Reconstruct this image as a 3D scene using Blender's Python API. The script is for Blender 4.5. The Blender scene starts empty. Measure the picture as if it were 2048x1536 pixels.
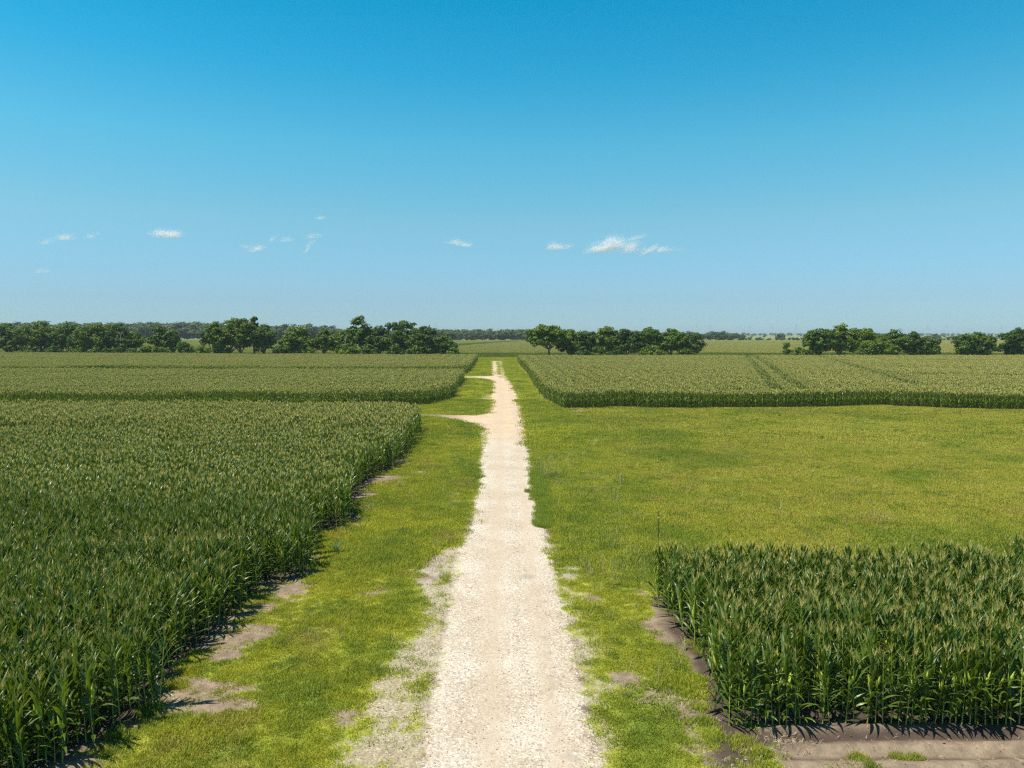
import bpy, math, random
import numpy as np
from math import radians as R, sin, cos, pi, tan, atan2, sqrt, hypot
from mathutils import Vector, Matrix

# ------------------------------------------------------------------ camera, sky, sun
S = bpy.context.scene
C = S.collection
CAMH, PITCH, FPX = 10.0, R(4.02), 1421.0          # focal length in pixels of the 2048 px wide photograph
cam_d = bpy.data.cameras.new('camera'); cam = bpy.data.objects.new('camera', cam_d); C.objects.link(cam)
cam.location = (0, 0, CAMH); cam.rotation_euler = (pi/2 - PITCH, 0, 0)
cam_d.sensor_width = 36; cam_d.lens = 36*FPX/2048; cam_d.clip_end = 60000; cam_d.clip_start = 0.2
S.camera = cam
SUN_EL, SUN_DIR = R(66), Vector((-0.88, -0.32, 0)).normalized()   # towards the sun
world = bpy.data.worlds.new('World'); S.world = world; world.use_nodes = True
wt = world.node_tree; wn = wt.nodes; wn.clear()
sky = wn.new('ShaderNodeTexSky'); sky.sky_type = 'NISHITA'; sky.sun_disc = False
sky.sun_elevation = SUN_EL; sky.sun_rotation = atan2(SUN_DIR.x, SUN_DIR.y)
sky.altitude = 100; sky.air_density = 1.0; sky.dust_density = 0.6; sky.ozone_density = 1.0
tint = wn.new('ShaderNodeMix'); tint.data_type = 'RGBA'; tint.blend_type = 'MULTIPLY'; tint.inputs[0].default_value = 1
wg = wn.new('ShaderNodeTexCoord'); wsx = wn.new('ShaderNodeSeparateXYZ'); wt.links.new(wg.outputs['Generated'], wsx.inputs[0])
ramp = wn.new('ShaderNodeValToRGB'); wt.links.new(wsx.outputs[2], ramp.inputs[0]); wt.links.new(ramp.outputs[0], tint.inputs[7])
SKYT = [(0.0, (0.39, 0.62, 0.93)), (.012, (0.39, 0.63, 0.93)), (.047, (0.40, 0.60, 0.84)), (.15, (0.48, 0.815, 0.82)), (.247, (0.32, 0.97, 0.965)), (.334, (0.115, 0.95, 1.03)), (.42, (0.024, 0.90, 1.02)), (.60, (0.22, 0.50, 0.60))]
for k, (p_, c_) in enumerate(SKYT):
    e_ = ramp.color_ramp.elements[k] if k < 2 else ramp.color_ramp.elements.new(p_)
    e_.position = p_; e_.color = (*c_, 1)
bg = wn.new('ShaderNodeBackground'); bg.inputs[1].default_value = 0.115
wo = wn.new('ShaderNodeOutputWorld')
wt.links.new(sky.outputs[0], tint.inputs[6]); wt.links.new(tint.outputs[2], bg.inputs[0]); wt.links.new(bg.outputs[0], wo.inputs[0])
sun_d = bpy.data.lights.new('sun', 'SUN'); sun = bpy.data.objects.new('sun', sun_d); C.objects.link(sun)
sun_d.energy = 5.0; sun_d.angle = R(0.53); sun_d.color = (1.0, 0.93, 0.80)
sd = Vector((SUN_DIR.x*cos(SUN_EL), SUN_DIR.y*cos(SUN_EL), sin(SUN_EL)))
sun.rotation_euler = sd.to_track_quat('Z', 'Y').to_euler(); sun.location = (-20, -10, 60)
S.view_settings.view_transform = 'Standard'; S.view_settings.look = 'None'
S.view_settings.exposure = 0.45; S.view_settings.gamma = 1.0
S.cycles.max_bounces = 8; S.cycles.diffuse_bounces = 3; S.cycles.glossy_bounces = 1
S.cycles.transmission_bounces = 2; S.cycles.volume_bounces = 1; S.cycles.transparent_max_bounces = 4
S.cycles.caustics_reflective = False; S.cycles.caustics_refractive = False
S.cycles.use_denoising = False; S.cycles.pixel_filter_type = 'BLACKMAN_HARRIS'; S.cycles.filter_width = 1.25

# ------------------------------------------------------------------ helpers
def at(px, py, z=0.0):
    """the point at height z seen at a pixel of the photograph"""
    x = (px-1024)/FPX; v = -(py-768)/FPX
    d = (x, cos(PITCH) + v*sin(PITCH), -sin(PITCH) + v*cos(PITCH))
    t = (z-CAMH)/d[2]
    return (d[0]*t, d[1]*t)
def atD(px, D, z=0):
    """x of a thing at distance D and height z seen at pixel column px"""
    depth = D*cos(PITCH) + (CAMH-z)*sin(PITCH)
    return (px-1024)/FPX*depth
def topz(py, D):
    v = -(py-768)/FPX
    return CAMH + D*(-sin(PITCH)+v*cos(PITCH))/(cos(PITCH)+v*sin(PITCH))

_perm = np.random.RandomState(7).rand(256, 256)
def vnoise(x, y):
    x = np.asarray(x, float); y = np.asarray(y, float)
    xi = np.floor(x).astype(int); yi = np.floor(y).astype(int); fx = x-xi; fy = y-yi
    fx = fx*fx*(3-2*fx); fy = fy*fy*(3-2*fy)
    p = lambda a, b: _perm[a & 255, b & 255]
    return (p(xi, yi)*(1-fx)+p(xi+1, yi)*fx)*(1-fy) + (p(xi, yi+1)*(1-fx)+p(xi+1, yi+1)*fx)*fy
def fbm(x, y, s, o=3):
    t = 0; a = 1; w = 0
    for k in range(o):
        t = t + a*vnoise(np.asarray(x)/s+17.3*k, np.asarray(y)/s-9.1*k); w += a; a *= .5; s *= .5
    return t/w

def mesh_obj(name, V, F, mats, parent=None, smooth=False, mi=None, link=True):
    me = bpy.data.meshes.new(name)
    V = V.tolist() if isinstance(V, np.ndarray) else V
    F = F.tolist() if isinstance(F, np.ndarray) else F
    me.from_pydata(V, [], F)
    for m in (mats if isinstance(mats, (list, tuple)) else [mats]):
        if m: me.materials.append(m)
    if mi is not None: me.polygons.foreach_set('material_index', np.asarray(mi, dtype=np.int32))
    if smooth: me.polygons.foreach_set('use_smooth', np.ones(len(me.polygons), dtype=bool))
    me.update()
    o = bpy.data.objects.new(name, me)
    if link: C.objects.link(o)
    if parent: o.parent = parent
    return o
def tag(o, label=None, cat=None, group=None, kind=None):
    if label: o['label'] = label
    if cat: o['category'] = cat
    if group: o['group'] = group
    if kind: o['kind'] = kind
    return o
def empty(name, loc, rz=0):
    o = bpy.data.objects.new(name, None); C.objects.link(o); o.location = loc; o.rotation_euler = (0, 0, rz)
    o.empty_display_size = .2
    return o

class MB:
    """collects shapes into one vertex and face list"""
    def __init__(s): s.V = []; s.F = []; s.M = []
    def add(s, V, F, m=0):
        b = len(s.V); s.V += [tuple(v) for v in V]; s.F += [tuple(i+b for i in f) for f in F]; s.M += [m]*len(F)
    def tube(s, pts, rad, n=6, m=0, cap=True):
        V = []; F = []
        for k, p in enumerate(pts):
            p = Vector(p); a = Vector(pts[max(k-1, 0)]); b = Vector(pts[min(k+1, len(pts)-1)])
            d = (b-a).normalized() if (b-a).length > 1e-9 else Vector((0, 0, 1))
            u = d.orthogonal().normalized() if abs(d.z) < .9 else Vector((1, 0, 0)) - d*d.x
            u.normalize(); w = d.cross(u)
            for j in range(n):
                q = p + (u*cos(2*pi*j/n) + w*sin(2*pi*j/n))*rad[k]; V.append(q)
        for k in range(len(pts)-1):
            for j in range(n):
                F.append((k*n+j, k*n+(j+1) % n, (k+1)*n+(j+1) % n, (k+1)*n+j))
        if cap: F.append(tuple(range((len(pts)-1)*n, len(pts)*n))); F.append(tuple(reversed(range(n))))
        s.add(V, F, m)
    def box(s, c, d, m=0):
        x, y, z = c; a, b, e = d[0]/2, d[1]/2, d[2]/2
        V = [(x+i*a, y+j*b, z+k*e) for i in (-1, 1) for j in (-1, 1) for k in (-1, 1)]
        s.add(V, [(0, 1, 3, 2), (4, 6, 7, 5), (0, 4, 5, 1), (2, 3, 7, 6), (0, 2, 6, 4), (1, 5, 7, 3)], m)
    def obj(s, name, mats, parent=None, smooth=False, link=True):
        return mesh_obj(name, s.V, s.F, mats, parent, smooth, s.M, link)

# ------------------------------------------------------------------ materials
def newmat(name):
    m = bpy.data.materials.new(name); m.use_nodes = True; m.node_tree.nodes.clear()
    return m, m.node_tree.nodes, m.node_tree.links
def N(nodes, t, **kw):
    n = nodes.new(t)
    for k, v in kw.items(): setattr(n, k, v)
    return n
def mixc(nd, lk, fac, a, b, mode='MIX'):
    n = N(nd, 'ShaderNodeMix', data_type='RGBA', blend_type=mode)
    for s, v in ((0, fac), (6, a), (7, b)):
        if hasattr(v, 'is_linked') or hasattr(v, 'links'): lk.new(v, n.inputs[s])
        elif s == 0: n.inputs[0].default_value = v
        else: n.inputs[s].default_value = (*v, 1)
    return n.outputs[2]
def math_(nd, lk, op, a, b=0.0, clamp=False):
    n = N(nd, 'ShaderNodeMath', operation=op, use_clamp=clamp)
    for s, v in ((0, a), (1, b)):
        if hasattr(v, 'links'): lk.new(v, n.inputs[s])
        else: n.inputs[s].default_value = v
    return n.outputs[0]
def noise(nd, lk, vec, scale, detail=3, rough=.55, dist=0.0):
    n = N(nd, 'ShaderNodeTexNoise'); n.inputs['Scale'].default_value = scale; n.inputs['Detail'].default_value = detail
    n.inputs['Roughness'].default_value = rough; n.inputs['Distortion'].default_value = dist
    lk.new(vec, n.inputs['Vector']); return n.outputs[0]
def smooth(nd, lk, v, a, b):
    n = N(nd, 'ShaderNodeMapRange', interpolation_type='SMOOTHSTEP'); lk.new(v, n.inputs[0])
    n.inputs[1].default_value = a; n.inputs[2].default_value = b; return n.outputs[0]

def leaf_mat(name, ca, cb, rough, trans, tcol, nscale=1.3, spec=.5, per=0.5):
    """foliage: two tones by leaf clump and by plant, sheen, some light through the blade"""
    m, nd, lk = newmat(name)
    g = N(nd, 'ShaderNodeNewGeometry'); oi = N(nd, 'ShaderNodeObjectInfo')
    n1 = noise(nd, lk, g.outputs['Position'], nscale, 2)
    f = math_(nd, lk, 'ADD', math_(nd, lk, 'MULTIPLY', smooth(nd, lk, n1, .3, .7), 1-per), math_(nd, lk, 'MULTIPLY', oi.outputs['Random'], per))
    col = mixc(nd, lk, f, ca, cb)
    p = N(nd, 'ShaderNodeBsdfPrincipled'); lk.new(col, p.inputs['Base Color']); p.inputs['Roughness'].default_value = rough
    p.inputs['Specular IOR Level'].default_value = spec
    t = N(nd, 'ShaderNodeBsdfTranslucent'); t.inputs[0].default_value = (*tcol, 1)
    mx = N(nd, 'ShaderNodeMixShader'); mx.inputs[0].default_value = trans
    lk.new(p.outputs[0], mx.inputs[1]); lk.new(t.outputs[0], mx.inputs[2])
    o = N(nd, 'ShaderNodeOutputMaterial'); lk.new(mx.outputs[0], o.inputs[0])
    return m
def plain(name, ca, cb, rough=.8, scale=8, spec=.3):
    m, nd, lk = newmat(name)
    tc = N(nd, 'ShaderNodeTexCoord'); g = N(nd, 'ShaderNodeNewGeometry')
    n1 = noise(nd, lk, g.outputs['Position'], scale, 4)
    col = mixc(nd, lk, smooth(nd, lk, n1, .3, .7), ca, cb)
    p = N(nd, 'ShaderNodeBsdfPrincipled'); lk.new(col, p.inputs['Base Color']); p.inputs['Roughness'].default_value = rough
    p.inputs['Specular IOR Level'].default_value = spec
    o = N(nd, 'ShaderNodeOutputMaterial'); lk.new(p.outputs[0], o.inputs[0])
    return m

# grass colour by place, shared by the ground sheet and by the blades that stand on it
def grass_group():
    gt = bpy.data.node_groups.new('grass_colour', 'ShaderNodeTree')
    gt.interface.new_socket('Color', in_out='OUTPUT', socket_type='NodeSocketColor')
    nd, lk = gt.nodes, gt.links
    go = N(nd, 'NodeGroupOutput'); g = N(nd, 'ShaderNodeNewGeometry'); P = g.outputs['Position']
    sx = N(nd, 'ShaderNodeSeparateXYZ'); lk.new(P, sx.inputs[0])
    big = noise(nd, lk, P, .11, 3, .6, .4); mid = noise(nd, lk, P, .42, 3, .6); sm = noise(nd, lk, P, 1.6, 3, .65)
    pasture = smooth(nd, lk, sx.outputs[0], 4, 14)
    v = math_(nd, lk, 'ADD', math_(nd, lk, 'MULTIPLY', big, .5), math_(nd, lk, 'ADD', math_(nd, lk, 'MULTIPLY', mid, .35), math_(nd, lk, 'MULTIPLY', sm, .25)))
    yel = smooth(nd, lk, v, .42, .68)
    c = mixc(nd, lk, yel, (0.19, 0.26, 0.026), (0.43, 0.43, 0.036))
    olive = mixc(nd, lk, smooth(nd, lk, sm, .35, .65), (0.375, 0.385, 0.036), (0.43, 0.37, 0.075))
    c = mixc(nd, lk, math_(nd, lk, 'MULTIPLY', pasture, smooth(nd, lk, big, .36, .56)), c, olive)
    br = noise(nd, lk, P, .23, 3, .6); off = N(nd, 'ShaderNodeVectorMath', operation='ADD'); off.inputs[1].default_value = (31, 7, 0)
    lk.new(P, off.inputs[0]); br = noise(nd, lk, off.outputs[0], .23, 3, .6)
    c = mixc(nd, lk, math_(nd, lk, 'MULTIPLY', smooth(nd, lk, br, .56, .72), .5), c, (0.36, 0.25, 0.09))
    gr = noise(nd, lk, off.outputs[0], .6, 3, .6)
    c = mixc(nd, lk, math_(nd, lk, 'MULTIPLY', smooth(nd, lk, gr, .50, .70), .6), c, (0.10, 0.19, 0.025))
    st = N(nd, 'ShaderNodeVectorMath', operation='MULTIPLY'); lk.new(P, st.inputs[0]); st.inputs[1].default_value = (.045, .10, 0)
    bd = noise(nd, lk, st.outputs[0], 1.0, 4, .6, .6)
    c = mixc(nd, lk, math_(nd, lk, 'MULTIPLY', pasture, math_(nd, lk, 'MULTIPLY', smooth(nd, lk, bd, .50, .66), .55)), c, (0.17, 0.21, 0.035))
    c = mixc(nd, lk, math_(nd, lk, 'MULTIPLY', pasture, math_(nd, lk, 'MULTIPLY', smooth(nd, lk, bd, .47, .33), .5)), c, (0.50, 0.46, 0.09))
    lk.new(c, go.inputs[0])
    return gt
GG = grass_group()
def grass_mat(name, dry=0.0, dryc=(0.45, 0.40, 0.2)):
    m, nd, lk = newmat(name)
    gg = N(nd, 'ShaderNodeGroup', node_tree=GG); oi = N(nd, 'ShaderNodeObjectInfo')
    c = mixc(nd, lk, math_(nd, lk, 'MULTIPLY', oi.outputs['Random'], .35), gg.outputs[0], (0.36, 0.38, 0.03))
    if dry: c = mixc(nd, lk, dry, c, dryc)
    p = N(nd, 'ShaderNodeBsdfPrincipled'); lk.new(c, p.inputs['Base Color']); p.inputs['Roughness'].default_value = .6
    p.inputs['Specular IOR Level'].default_value = .25
    t = N(nd, 'ShaderNodeBsdfTranslucent'); lk.new(c, t.inputs[0])
    mx = N(nd, 'ShaderNodeMixShader'); mx.inputs[0].default_value = .35
    lk.new(p.outputs[0], mx.inputs[1]); lk.new(t.outputs[0], mx.inputs[2])
    o = N(nd, 'ShaderNodeOutputMaterial'); lk.new(mx.outputs[0], o.inputs[0])
    return m

def terrain_mat():
    """soil, grass and gravel by the distances stored on the ground's vertices"""
    m, nd, lk = newmat('terrain')
    g = N(nd, 'ShaderNodeNewGeometry'); P = g.outputs['Position']
    sx = N(nd, 'ShaderNodeSeparateXYZ'); lk.new(P, sx.inputs[0]); X, Y = sx.outputs[0], sx.outputs[1]
    A = lambda n: N(nd, 'ShaderNodeAttribute', attribute_name=n).outputs['Fac']
    road, bare, dark, farf = A('road'), A('bare'), A('dark'), A('farf')
    n_f = noise(nd, lk, P, 14, 3, .7); n_m = noise(nd, lk, P, 2.2, 4, .65); n_c = noise(nd, lk, P, 45, 2, .6)
    gg = N(nd, 'ShaderNodeGroup', node_tree=GG)
    grass = mixc(nd, lk, smooth(nd, lk, n_f, .35, .65), gg.outputs[0], (0.17, 0.18, 0.04))
    # soil
    soil = mixc(nd, lk, smooth(nd, lk, n_m, .3, .7), (0.175, 0.135, 0.098), (0.30, 0.235, 0.168))
    soil = mixc(nd, lk, math_(nd, lk, 'MULTIPLY', smooth(nd, lk, n_f, .45, .75), .5), soil, (0.15, 0.105, 0.075))
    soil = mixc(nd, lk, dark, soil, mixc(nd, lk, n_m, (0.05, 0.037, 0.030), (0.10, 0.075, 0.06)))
    # gravel
    vor = N(nd, 'ShaderNodeTexVoronoi'); vor.inputs['Scale'].default_value = 22; lk.new(P, vor.inputs['Vector'])
    sep = N(nd, 'ShaderNodeSeparateColor'); lk.new(vor.outputs['Color'], sep.inputs[0])
    near = smooth(nd, lk, Y, 78, 40)
    tone = noise(nd, lk, P, .45, 3)
    gcol = mixc(nd, lk, smooth(nd, lk, tone, .35, .65), (0.42, 0.35, 0.27), (0.50, 0.445, 0.37))
    warm = mixc(nd, lk, smooth(nd, lk, tone, .35, .65), (0.47, 0.34, 0.22), (0.52, 0.40, 0.27))
    gcol = mixc(nd, lk, smooth(nd, lk, math_(nd, lk, 'ADD', Y, math_(nd, lk, 'MULTIPLY', tone, 16)), 70, 80), gcol, warm)
    gcol = mixc(nd, lk, math_(nd, lk, 'MULTIPLY', smooth(nd, lk, sep.outputs[0], .55, 1.0), .6), gcol, (0.72, 0.67, 0.58))
    gcol = mixc(nd, lk, math_(nd, lk, 'MULTIPLY', smooth(nd, lk, math_(nd, lk, 'ADD', sep.outputs[1], math_(nd, lk, 'MULTIPLY', A('cent'), .16)), .86, .93), .6), gcol, (0.27, 0.18, 0.10))
    gcol = mixc(nd, lk, math_(nd, lk, 'MULTIPLY', smooth(nd, lk, sep.outputs[2], .88, .94), .6), gcol, (0.22, 0.19, 0.165))
    gcol = mixc(nd, lk, math_(nd, lk, 'MULTIPLY', smooth(nd, lk, n_m, .52, .72), .3), gcol, (0.38, 0.31, 0.23))
    gcol = mixc(nd, lk, math_(nd, lk, 'MULTIPLY', math_(nd, lk, 'MULTIPLY', A('rut'), smooth(nd, lk, n_m, .2, .5)), .6), gcol, (0.44, 0.355, 0.26))
    gcol = mixc(nd, lk, math_(nd, lk, 'MULTIPLY', math_(nd, lk, 'MULTIPLY', A('grey'), smooth(nd, lk, n_m, .45, .7)), .5), gcol, (0.27, 0.23, 0.20))
    # a damp grey stain on the gravel
    sv = N(nd, 'ShaderNodeVectorMath', operation='SUBTRACT'); lk.new(P, sv.inputs[0]); stx, sty = at(1056, 1155); sv.inputs[1].default_value = (stx, sty, 0)
    ss = N(nd, 'ShaderNodeVectorMath', operation='MULTIPLY'); lk.new(sv.outputs[0], ss.inputs[0]); ss.inputs[1].default_value = (1/.42, 1/.42, 0)
    sl = N(nd, 'ShaderNodeVectorMath', operation='LENGTH'); lk.new(ss.outputs[0], sl.inputs[0])
    gcol = mixc(nd, lk, math_(nd, lk, 'MULTIPLY', smooth(nd, lk, math_(nd, lk, 'ADD', sl.outputs['Value'], math_(nd, lk, 'MULTIPLY', n_m, .6)), 1.35, .7), .6), gcol, (0.30, 0.26, 0.235))
    # blend
    rr = math_(nd, lk, 'ADD', road, math_(nd, lk, 'MULTIPLY', math_(nd, lk, 'SUBTRACT', n_m, .5), 1.1))
    rr = math_(nd, lk, 'ADD', rr, math_(nd, lk, 'MULTIPLY', math_(nd, lk, 'SUBTRACT', n_f, .5), .9))
    bb = math_(nd, lk, 'ADD', bare, math_(nd, lk, 'ADD', math_(nd, lk, 'MULTIPLY', math_(nd, lk, 'SUBTRACT', n_f, .5), 1.3), math_(nd, lk, 'MULTIPLY', math_(nd, lk, 'SUBTRACT', n_m, .5), .6)))
    c = mixc(nd, lk, smooth(nd, lk, bb, .36, .62), grass, soil)
    gcol = mixc(nd, lk, A('spur'), gcol, mixc(nd, lk, smooth(nd, lk, Y, 110, 140), (0.23, 0.185, 0.15), (0.42, 0.36, 0.20)))
    gb = math_(nd, lk, 'ADD', math_(nd, lk, 'ADD', A('grav'), math_(nd, lk, 'MULTIPLY', math_(nd, lk, 'SUBTRACT', sep.outputs[0], .5), .35)), math_(nd, lk, 'ADD', math_(nd, lk, 'MULTIPLY', math_(nd, lk, 'SUBTRACT', n_f, .5), 1.6), math_(nd, lk, 'MULTIPLY', math_(nd, lk, 'SUBTRACT', n_m, .5), .9)))
    c = mixc(nd, lk, math_(nd, lk, 'MULTIPLY', smooth(nd, lk, gb, .42, .68), .85), c, mixc(nd, lk, math_(nd, lk, 'MULTIPLY', smooth(nd, lk, n_f, .3, .6), .75), gcol, soil))
    c = mixc(nd, lk, smooth(nd, lk, rr, -.18, .10), c, gcol)
    # fields too far to see plant by plant: pale ripe strips and darker strips
    st = N(nd, 'ShaderNodeVectorMath', operation='MULTIPLY'); lk.new(P, st.inputs[0]); st.inputs[1].default_value = (.0006, .004, 0)
    fs = noise(nd, lk, st.outputs[0], 1.0, 2)
    farc = mixc(nd, lk, smooth(nd, lk, fs, .45, .55), (0.11, 0.15, 0.05), (0.20, 0.21, 0.09))
    c = mixc(nd, lk, farf, c, farc)
    p = N(nd, 'ShaderNodeBsdfPrincipled'); lk.new(c, p.inputs['Base Color']); p.inputs['Roughness'].default_value = .95
    p.inputs['Specular IOR Level'].default_value = 0
    bmp = N(nd, 'ShaderNodeBump'); bmp.inputs['Distance'].default_value = .03; bmp.inputs['Strength'].default_value = .8
    hgt = math_(nd, lk, 'ADD', math_(nd, lk, 'MULTIPLY', n_f, .6), math_(nd, lk, 'ADD', math_(nd, lk, 'MULTIPLY', n_c, .3), math_(nd, lk, 'MULTIPLY', vor.outputs['Distance'], .3)))
    lk.new(hgt, bmp.inputs['Height']); lk.new(bmp.outputs[0], p.inputs['Normal'])
    o = N(nd, 'ShaderNodeOutputMaterial'); lk.new(p.outputs[0], o.inputs[0])
    return m
TERR = terrain_mat()
M_CLEAF = leaf_mat('corn_leaf', (0.048, 0.094, 0.013), (0.118, 0.172, 0.018), .38, .27, (0.19, 0.28, 0.018), 1.5, .45)
M_CSTALK = leaf_mat('corn_stalk', (0.24, 0.34, 0.05), (0.40, 0.44, 0.07), .5, .05, (0.2, 0.3, 0.05), 2.5)
M_CTAS = leaf_mat('corn_tassel', (0.58, 0.56, 0.13), (0.72, 0.58, 0.19), .7, .3, (0.5, 0.46, 0.12), 3)
M_CEAR = leaf_mat('corn_husk', (0.42, 0.54, 0.05), (0.60, 0.62, 0.08), .5, .1, (0.3, 0.4, 0.05), 3)
M_TREE = [leaf_mat('tree_foliage_%d' % i, a, b, .55, .2, t, .8, .2, .25) for i, (a, b, t) in enumerate([
    ((0.050, 0.098, 0.010), (0.100, 0.165, 0.014), (0.12, 0.21, 0.012)),
    ((0.070, 0.122, 0.010), (0.155, 0.22, 0.014), (0.17, 0.27, 0.012)),
    ((0.040, 0.080, 0.011), (0.075, 0.125, 0.015), (0.09, 0.16, 0.016))])]
M_FAR = leaf_mat('wood_foliage', (0.042, 0.074, 0.022), (0.11, 0.14, 0.048), .6, .15, (0.08, 0.12, 0.03), .05, .2, .7)
M_BARK = plain('bark', (0.11, 0.085, 0.065), (0.20, 0.165, 0.13), .9, 3)
M_DEADW = plain('dead_wood', (0.36, 0.32, 0.27), (0.5, 0.46, 0.4), .9, 3)
M_GRASS = grass_mat('grass_blade'); M_DRY = grass_mat('dry_grass_blade', .6)
M_STONE = plain('pale_stone', (0.45, 0.36, 0.27), (0.75, 0.68, 0.58), .9, 30)
M_STONED = plain('brown_stone', (0.16, 0.11, 0.075), (0.30, 0.21, 0.14), .9, 30)
M_STRAW = plain('straw', (0.42, 0.32, 0.19), (0.62, 0.52, 0.36), .9, 10)
M_WEED = leaf_mat('weed_leaf', (0.07, 0.15, 0.035), (0.13, 0.21, 0.06), .5, .25, (0.15, 0.25, 0.05), 3)
M_WOODPOST = plain('weathered_wood', (0.24, 0.20, 0.16), (0.42, 0.37, 0.31), .9, 12)
M_STEEL = plain('rusty_steel', (0.07, 0.05, 0.04), (0.13, 0.08, 0.055), .7, 20)
M_WHITE = plain('white_paint', (0.72, 0.72, 0.70), (0.8, 0.8, 0.78), .5, 20)
M_GALV = plain('galvanised_steel', (0.32, 0.33, 0.34), (0.42, 0.43, 0.44), .5, 1)

# ------------------------------------------------------------------ layout (ground points read off the photograph)
def poly(pts): return np.array([at(*p) for p in pts])
road_L = [(983, 722), (984, 756), (986, 764), (985, 784), (981, 800), (980, 826)]
trk_up = [(950, 831), (920, 830.5), (880, 829), (780, 826.5)]
trk_dn = [(790, 828.5), (845, 832), (880, 836), (920, 841), (950, 849), (962, 862)]
road_L2 = [(963, 900), (961, 950), (952, 1000), (944, 1050), (920, 1100), (901, 1227), (878, 1354), (856, 1481), (842, 1536)]
road_R = [(1203, 1536), (1181, 1481), (1152, 1354), (1127, 1227), (1095, 1100), (1086, 1050), (1071, 1000), (1062, 950), (1058, 900), (1052, 850), (1045, 819), (1033, 791), (1023, 767), (1010, 751), (1003, 722)]
bl, br_ = at(842, 1536), at(1203, 1536)
ROAD = np.vstack([poly(road_L + trk_up + trk_dn + road_L2), [[bl[0]-.1, 2.0], [br_[0]+.1, 2.0]], poly(road_R)])
TRK2 = poly([(985, 752), (960, 752.9), (905, 753.2), (905, 755.2), (945, 755.7), (970, 757.5), (990, 764)])
MEDIAN = poly([(994, 723), (996, 735), (995, 748), (1002, 750), (1001, 738), (998, 723)])
MEDIAN2 = poly([(996, 753), (1004, 756), (1003, 753)])
def sdf(poly_, x, y):
    """signed distance, positive inside"""
    x = np.asarray(x, float); y = np.asarray(y, float)
    d = np.full(x.shape, 1e9); inside = np.zeros(x.shape, bool)
    n = len(poly_)
    for i in range(n):
        ax, ay = poly_[i]; bx, by = poly_[(i+1) % n]
        dx, dy = bx-ax, by-ay; L = dx*dx+dy*dy
        if L == 0: continue
        t = np.clip(((x-ax)*dx+(y-ay)*dy)/L, 0, 1)
        d = np.minimum(d, np.hypot(x-ax-t*dx, y-ay-t*dy))
        c = ((ay > y) != (by > y)) & (x < dx*(y-ay)/(dy if dy else 1e-12)+ax)
        inside ^= c
    return np.where(inside, d, -d)
def road_sdf(x, y):
    d = np.maximum(sdf(ROAD, x, y), sdf(TRK2, x, y))
    return np.minimum(d, np.minimum(-sdf(MEDIAN, x, y), -sdf(MEDIAN2, x, y)))

ROW = 0.78
F1E = poly([(155, 1510), (248, 1456), (313, 1432), (330, 1380), (371, 1322), (413, 1288), (486, 1218), (540, 1165), (585, 1161), (632, 1131), (625, 1100), (620, 1075), (655, 1062), (681, 1058), (705, 1031), (708, 1002), (731, 967), (760, 946), (790, 937), (816, 905), (825, 879), (838, 860)])
F1 = np.vstack([[[-12.4, 8], [-12.1, 12]], F1E, [[F1E[-1][0]-1.2, 79.5], [F1E[-1][0]-4, 82.5], [-30, 83.2], [-140, 83.5], [-140, 8]]])
F2E = poly([(851, 810), (883, 803), (908, 795), (911, 777), (923, 772), (928, 759)])
F2 = np.vstack([[[-160, 95.0], [-45, 95.5], [-22, 96.5]], F2E, [[F2E[-1][0]-1, 160], [-220, 161.5]]])
F3E = poly([(930, 748), (940, 741), (951, 724), (955, 719)])
F3 = np.vstack([[[-240, 174.5]], [[F3E[0][0]-3, 173]], F3E, [[-21, 266], [-260, 311]]])
R1E = poly([(1896, 818), (1861, 815), (1752, 811), (1640, 815), (1500, 816), (1299, 817), (1247, 814), (1200, 814.5), (1188, 817), (1129, 817), (1120, 814), (1105, 805), (1094, 801), (1083, 790), (1080, 783), (1071, 774), (1057, 749), (1043, 733), (1031, 716)])
R1 = np.vstack([R1E, [[2.5, 260], [60, 261], [240, 262], [240, 94]], poly([(2048, 820)])])
B1E = poly([(1298, 1184), (1318, 1198), (1344, 1232), (1350, 1258), (1385, 1275), (1402, 1300), (1425, 1325), (1440, 1370), (1455, 1425), (1483, 1458)])
B1E = B1E - np.array([[.32, 0]])
B1 = np.vstack([[[17.9, 26.7], [5.3, 26.6]], B1E, [[40, 17.35], [40, 23.4], [17.9, 23.7]]])
B2 = np.array([[18.9, 25.9], [40, 25.9], [40, 28.3], [19.3, 28.3]])
CF = np.array([[-330, 322], [-70, 303.5], [0, 301], [260, 303], [800, 900], [-800, 900]])
FIELDS = [F1, F2, F3, R1, B1, B2]
def field_sdf(x, y):
    d = np.full(np.shape(x), -1e9)
    for f in FIELDS: d = np.maximum(d, sdf(f, x, y))
    return d
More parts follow.
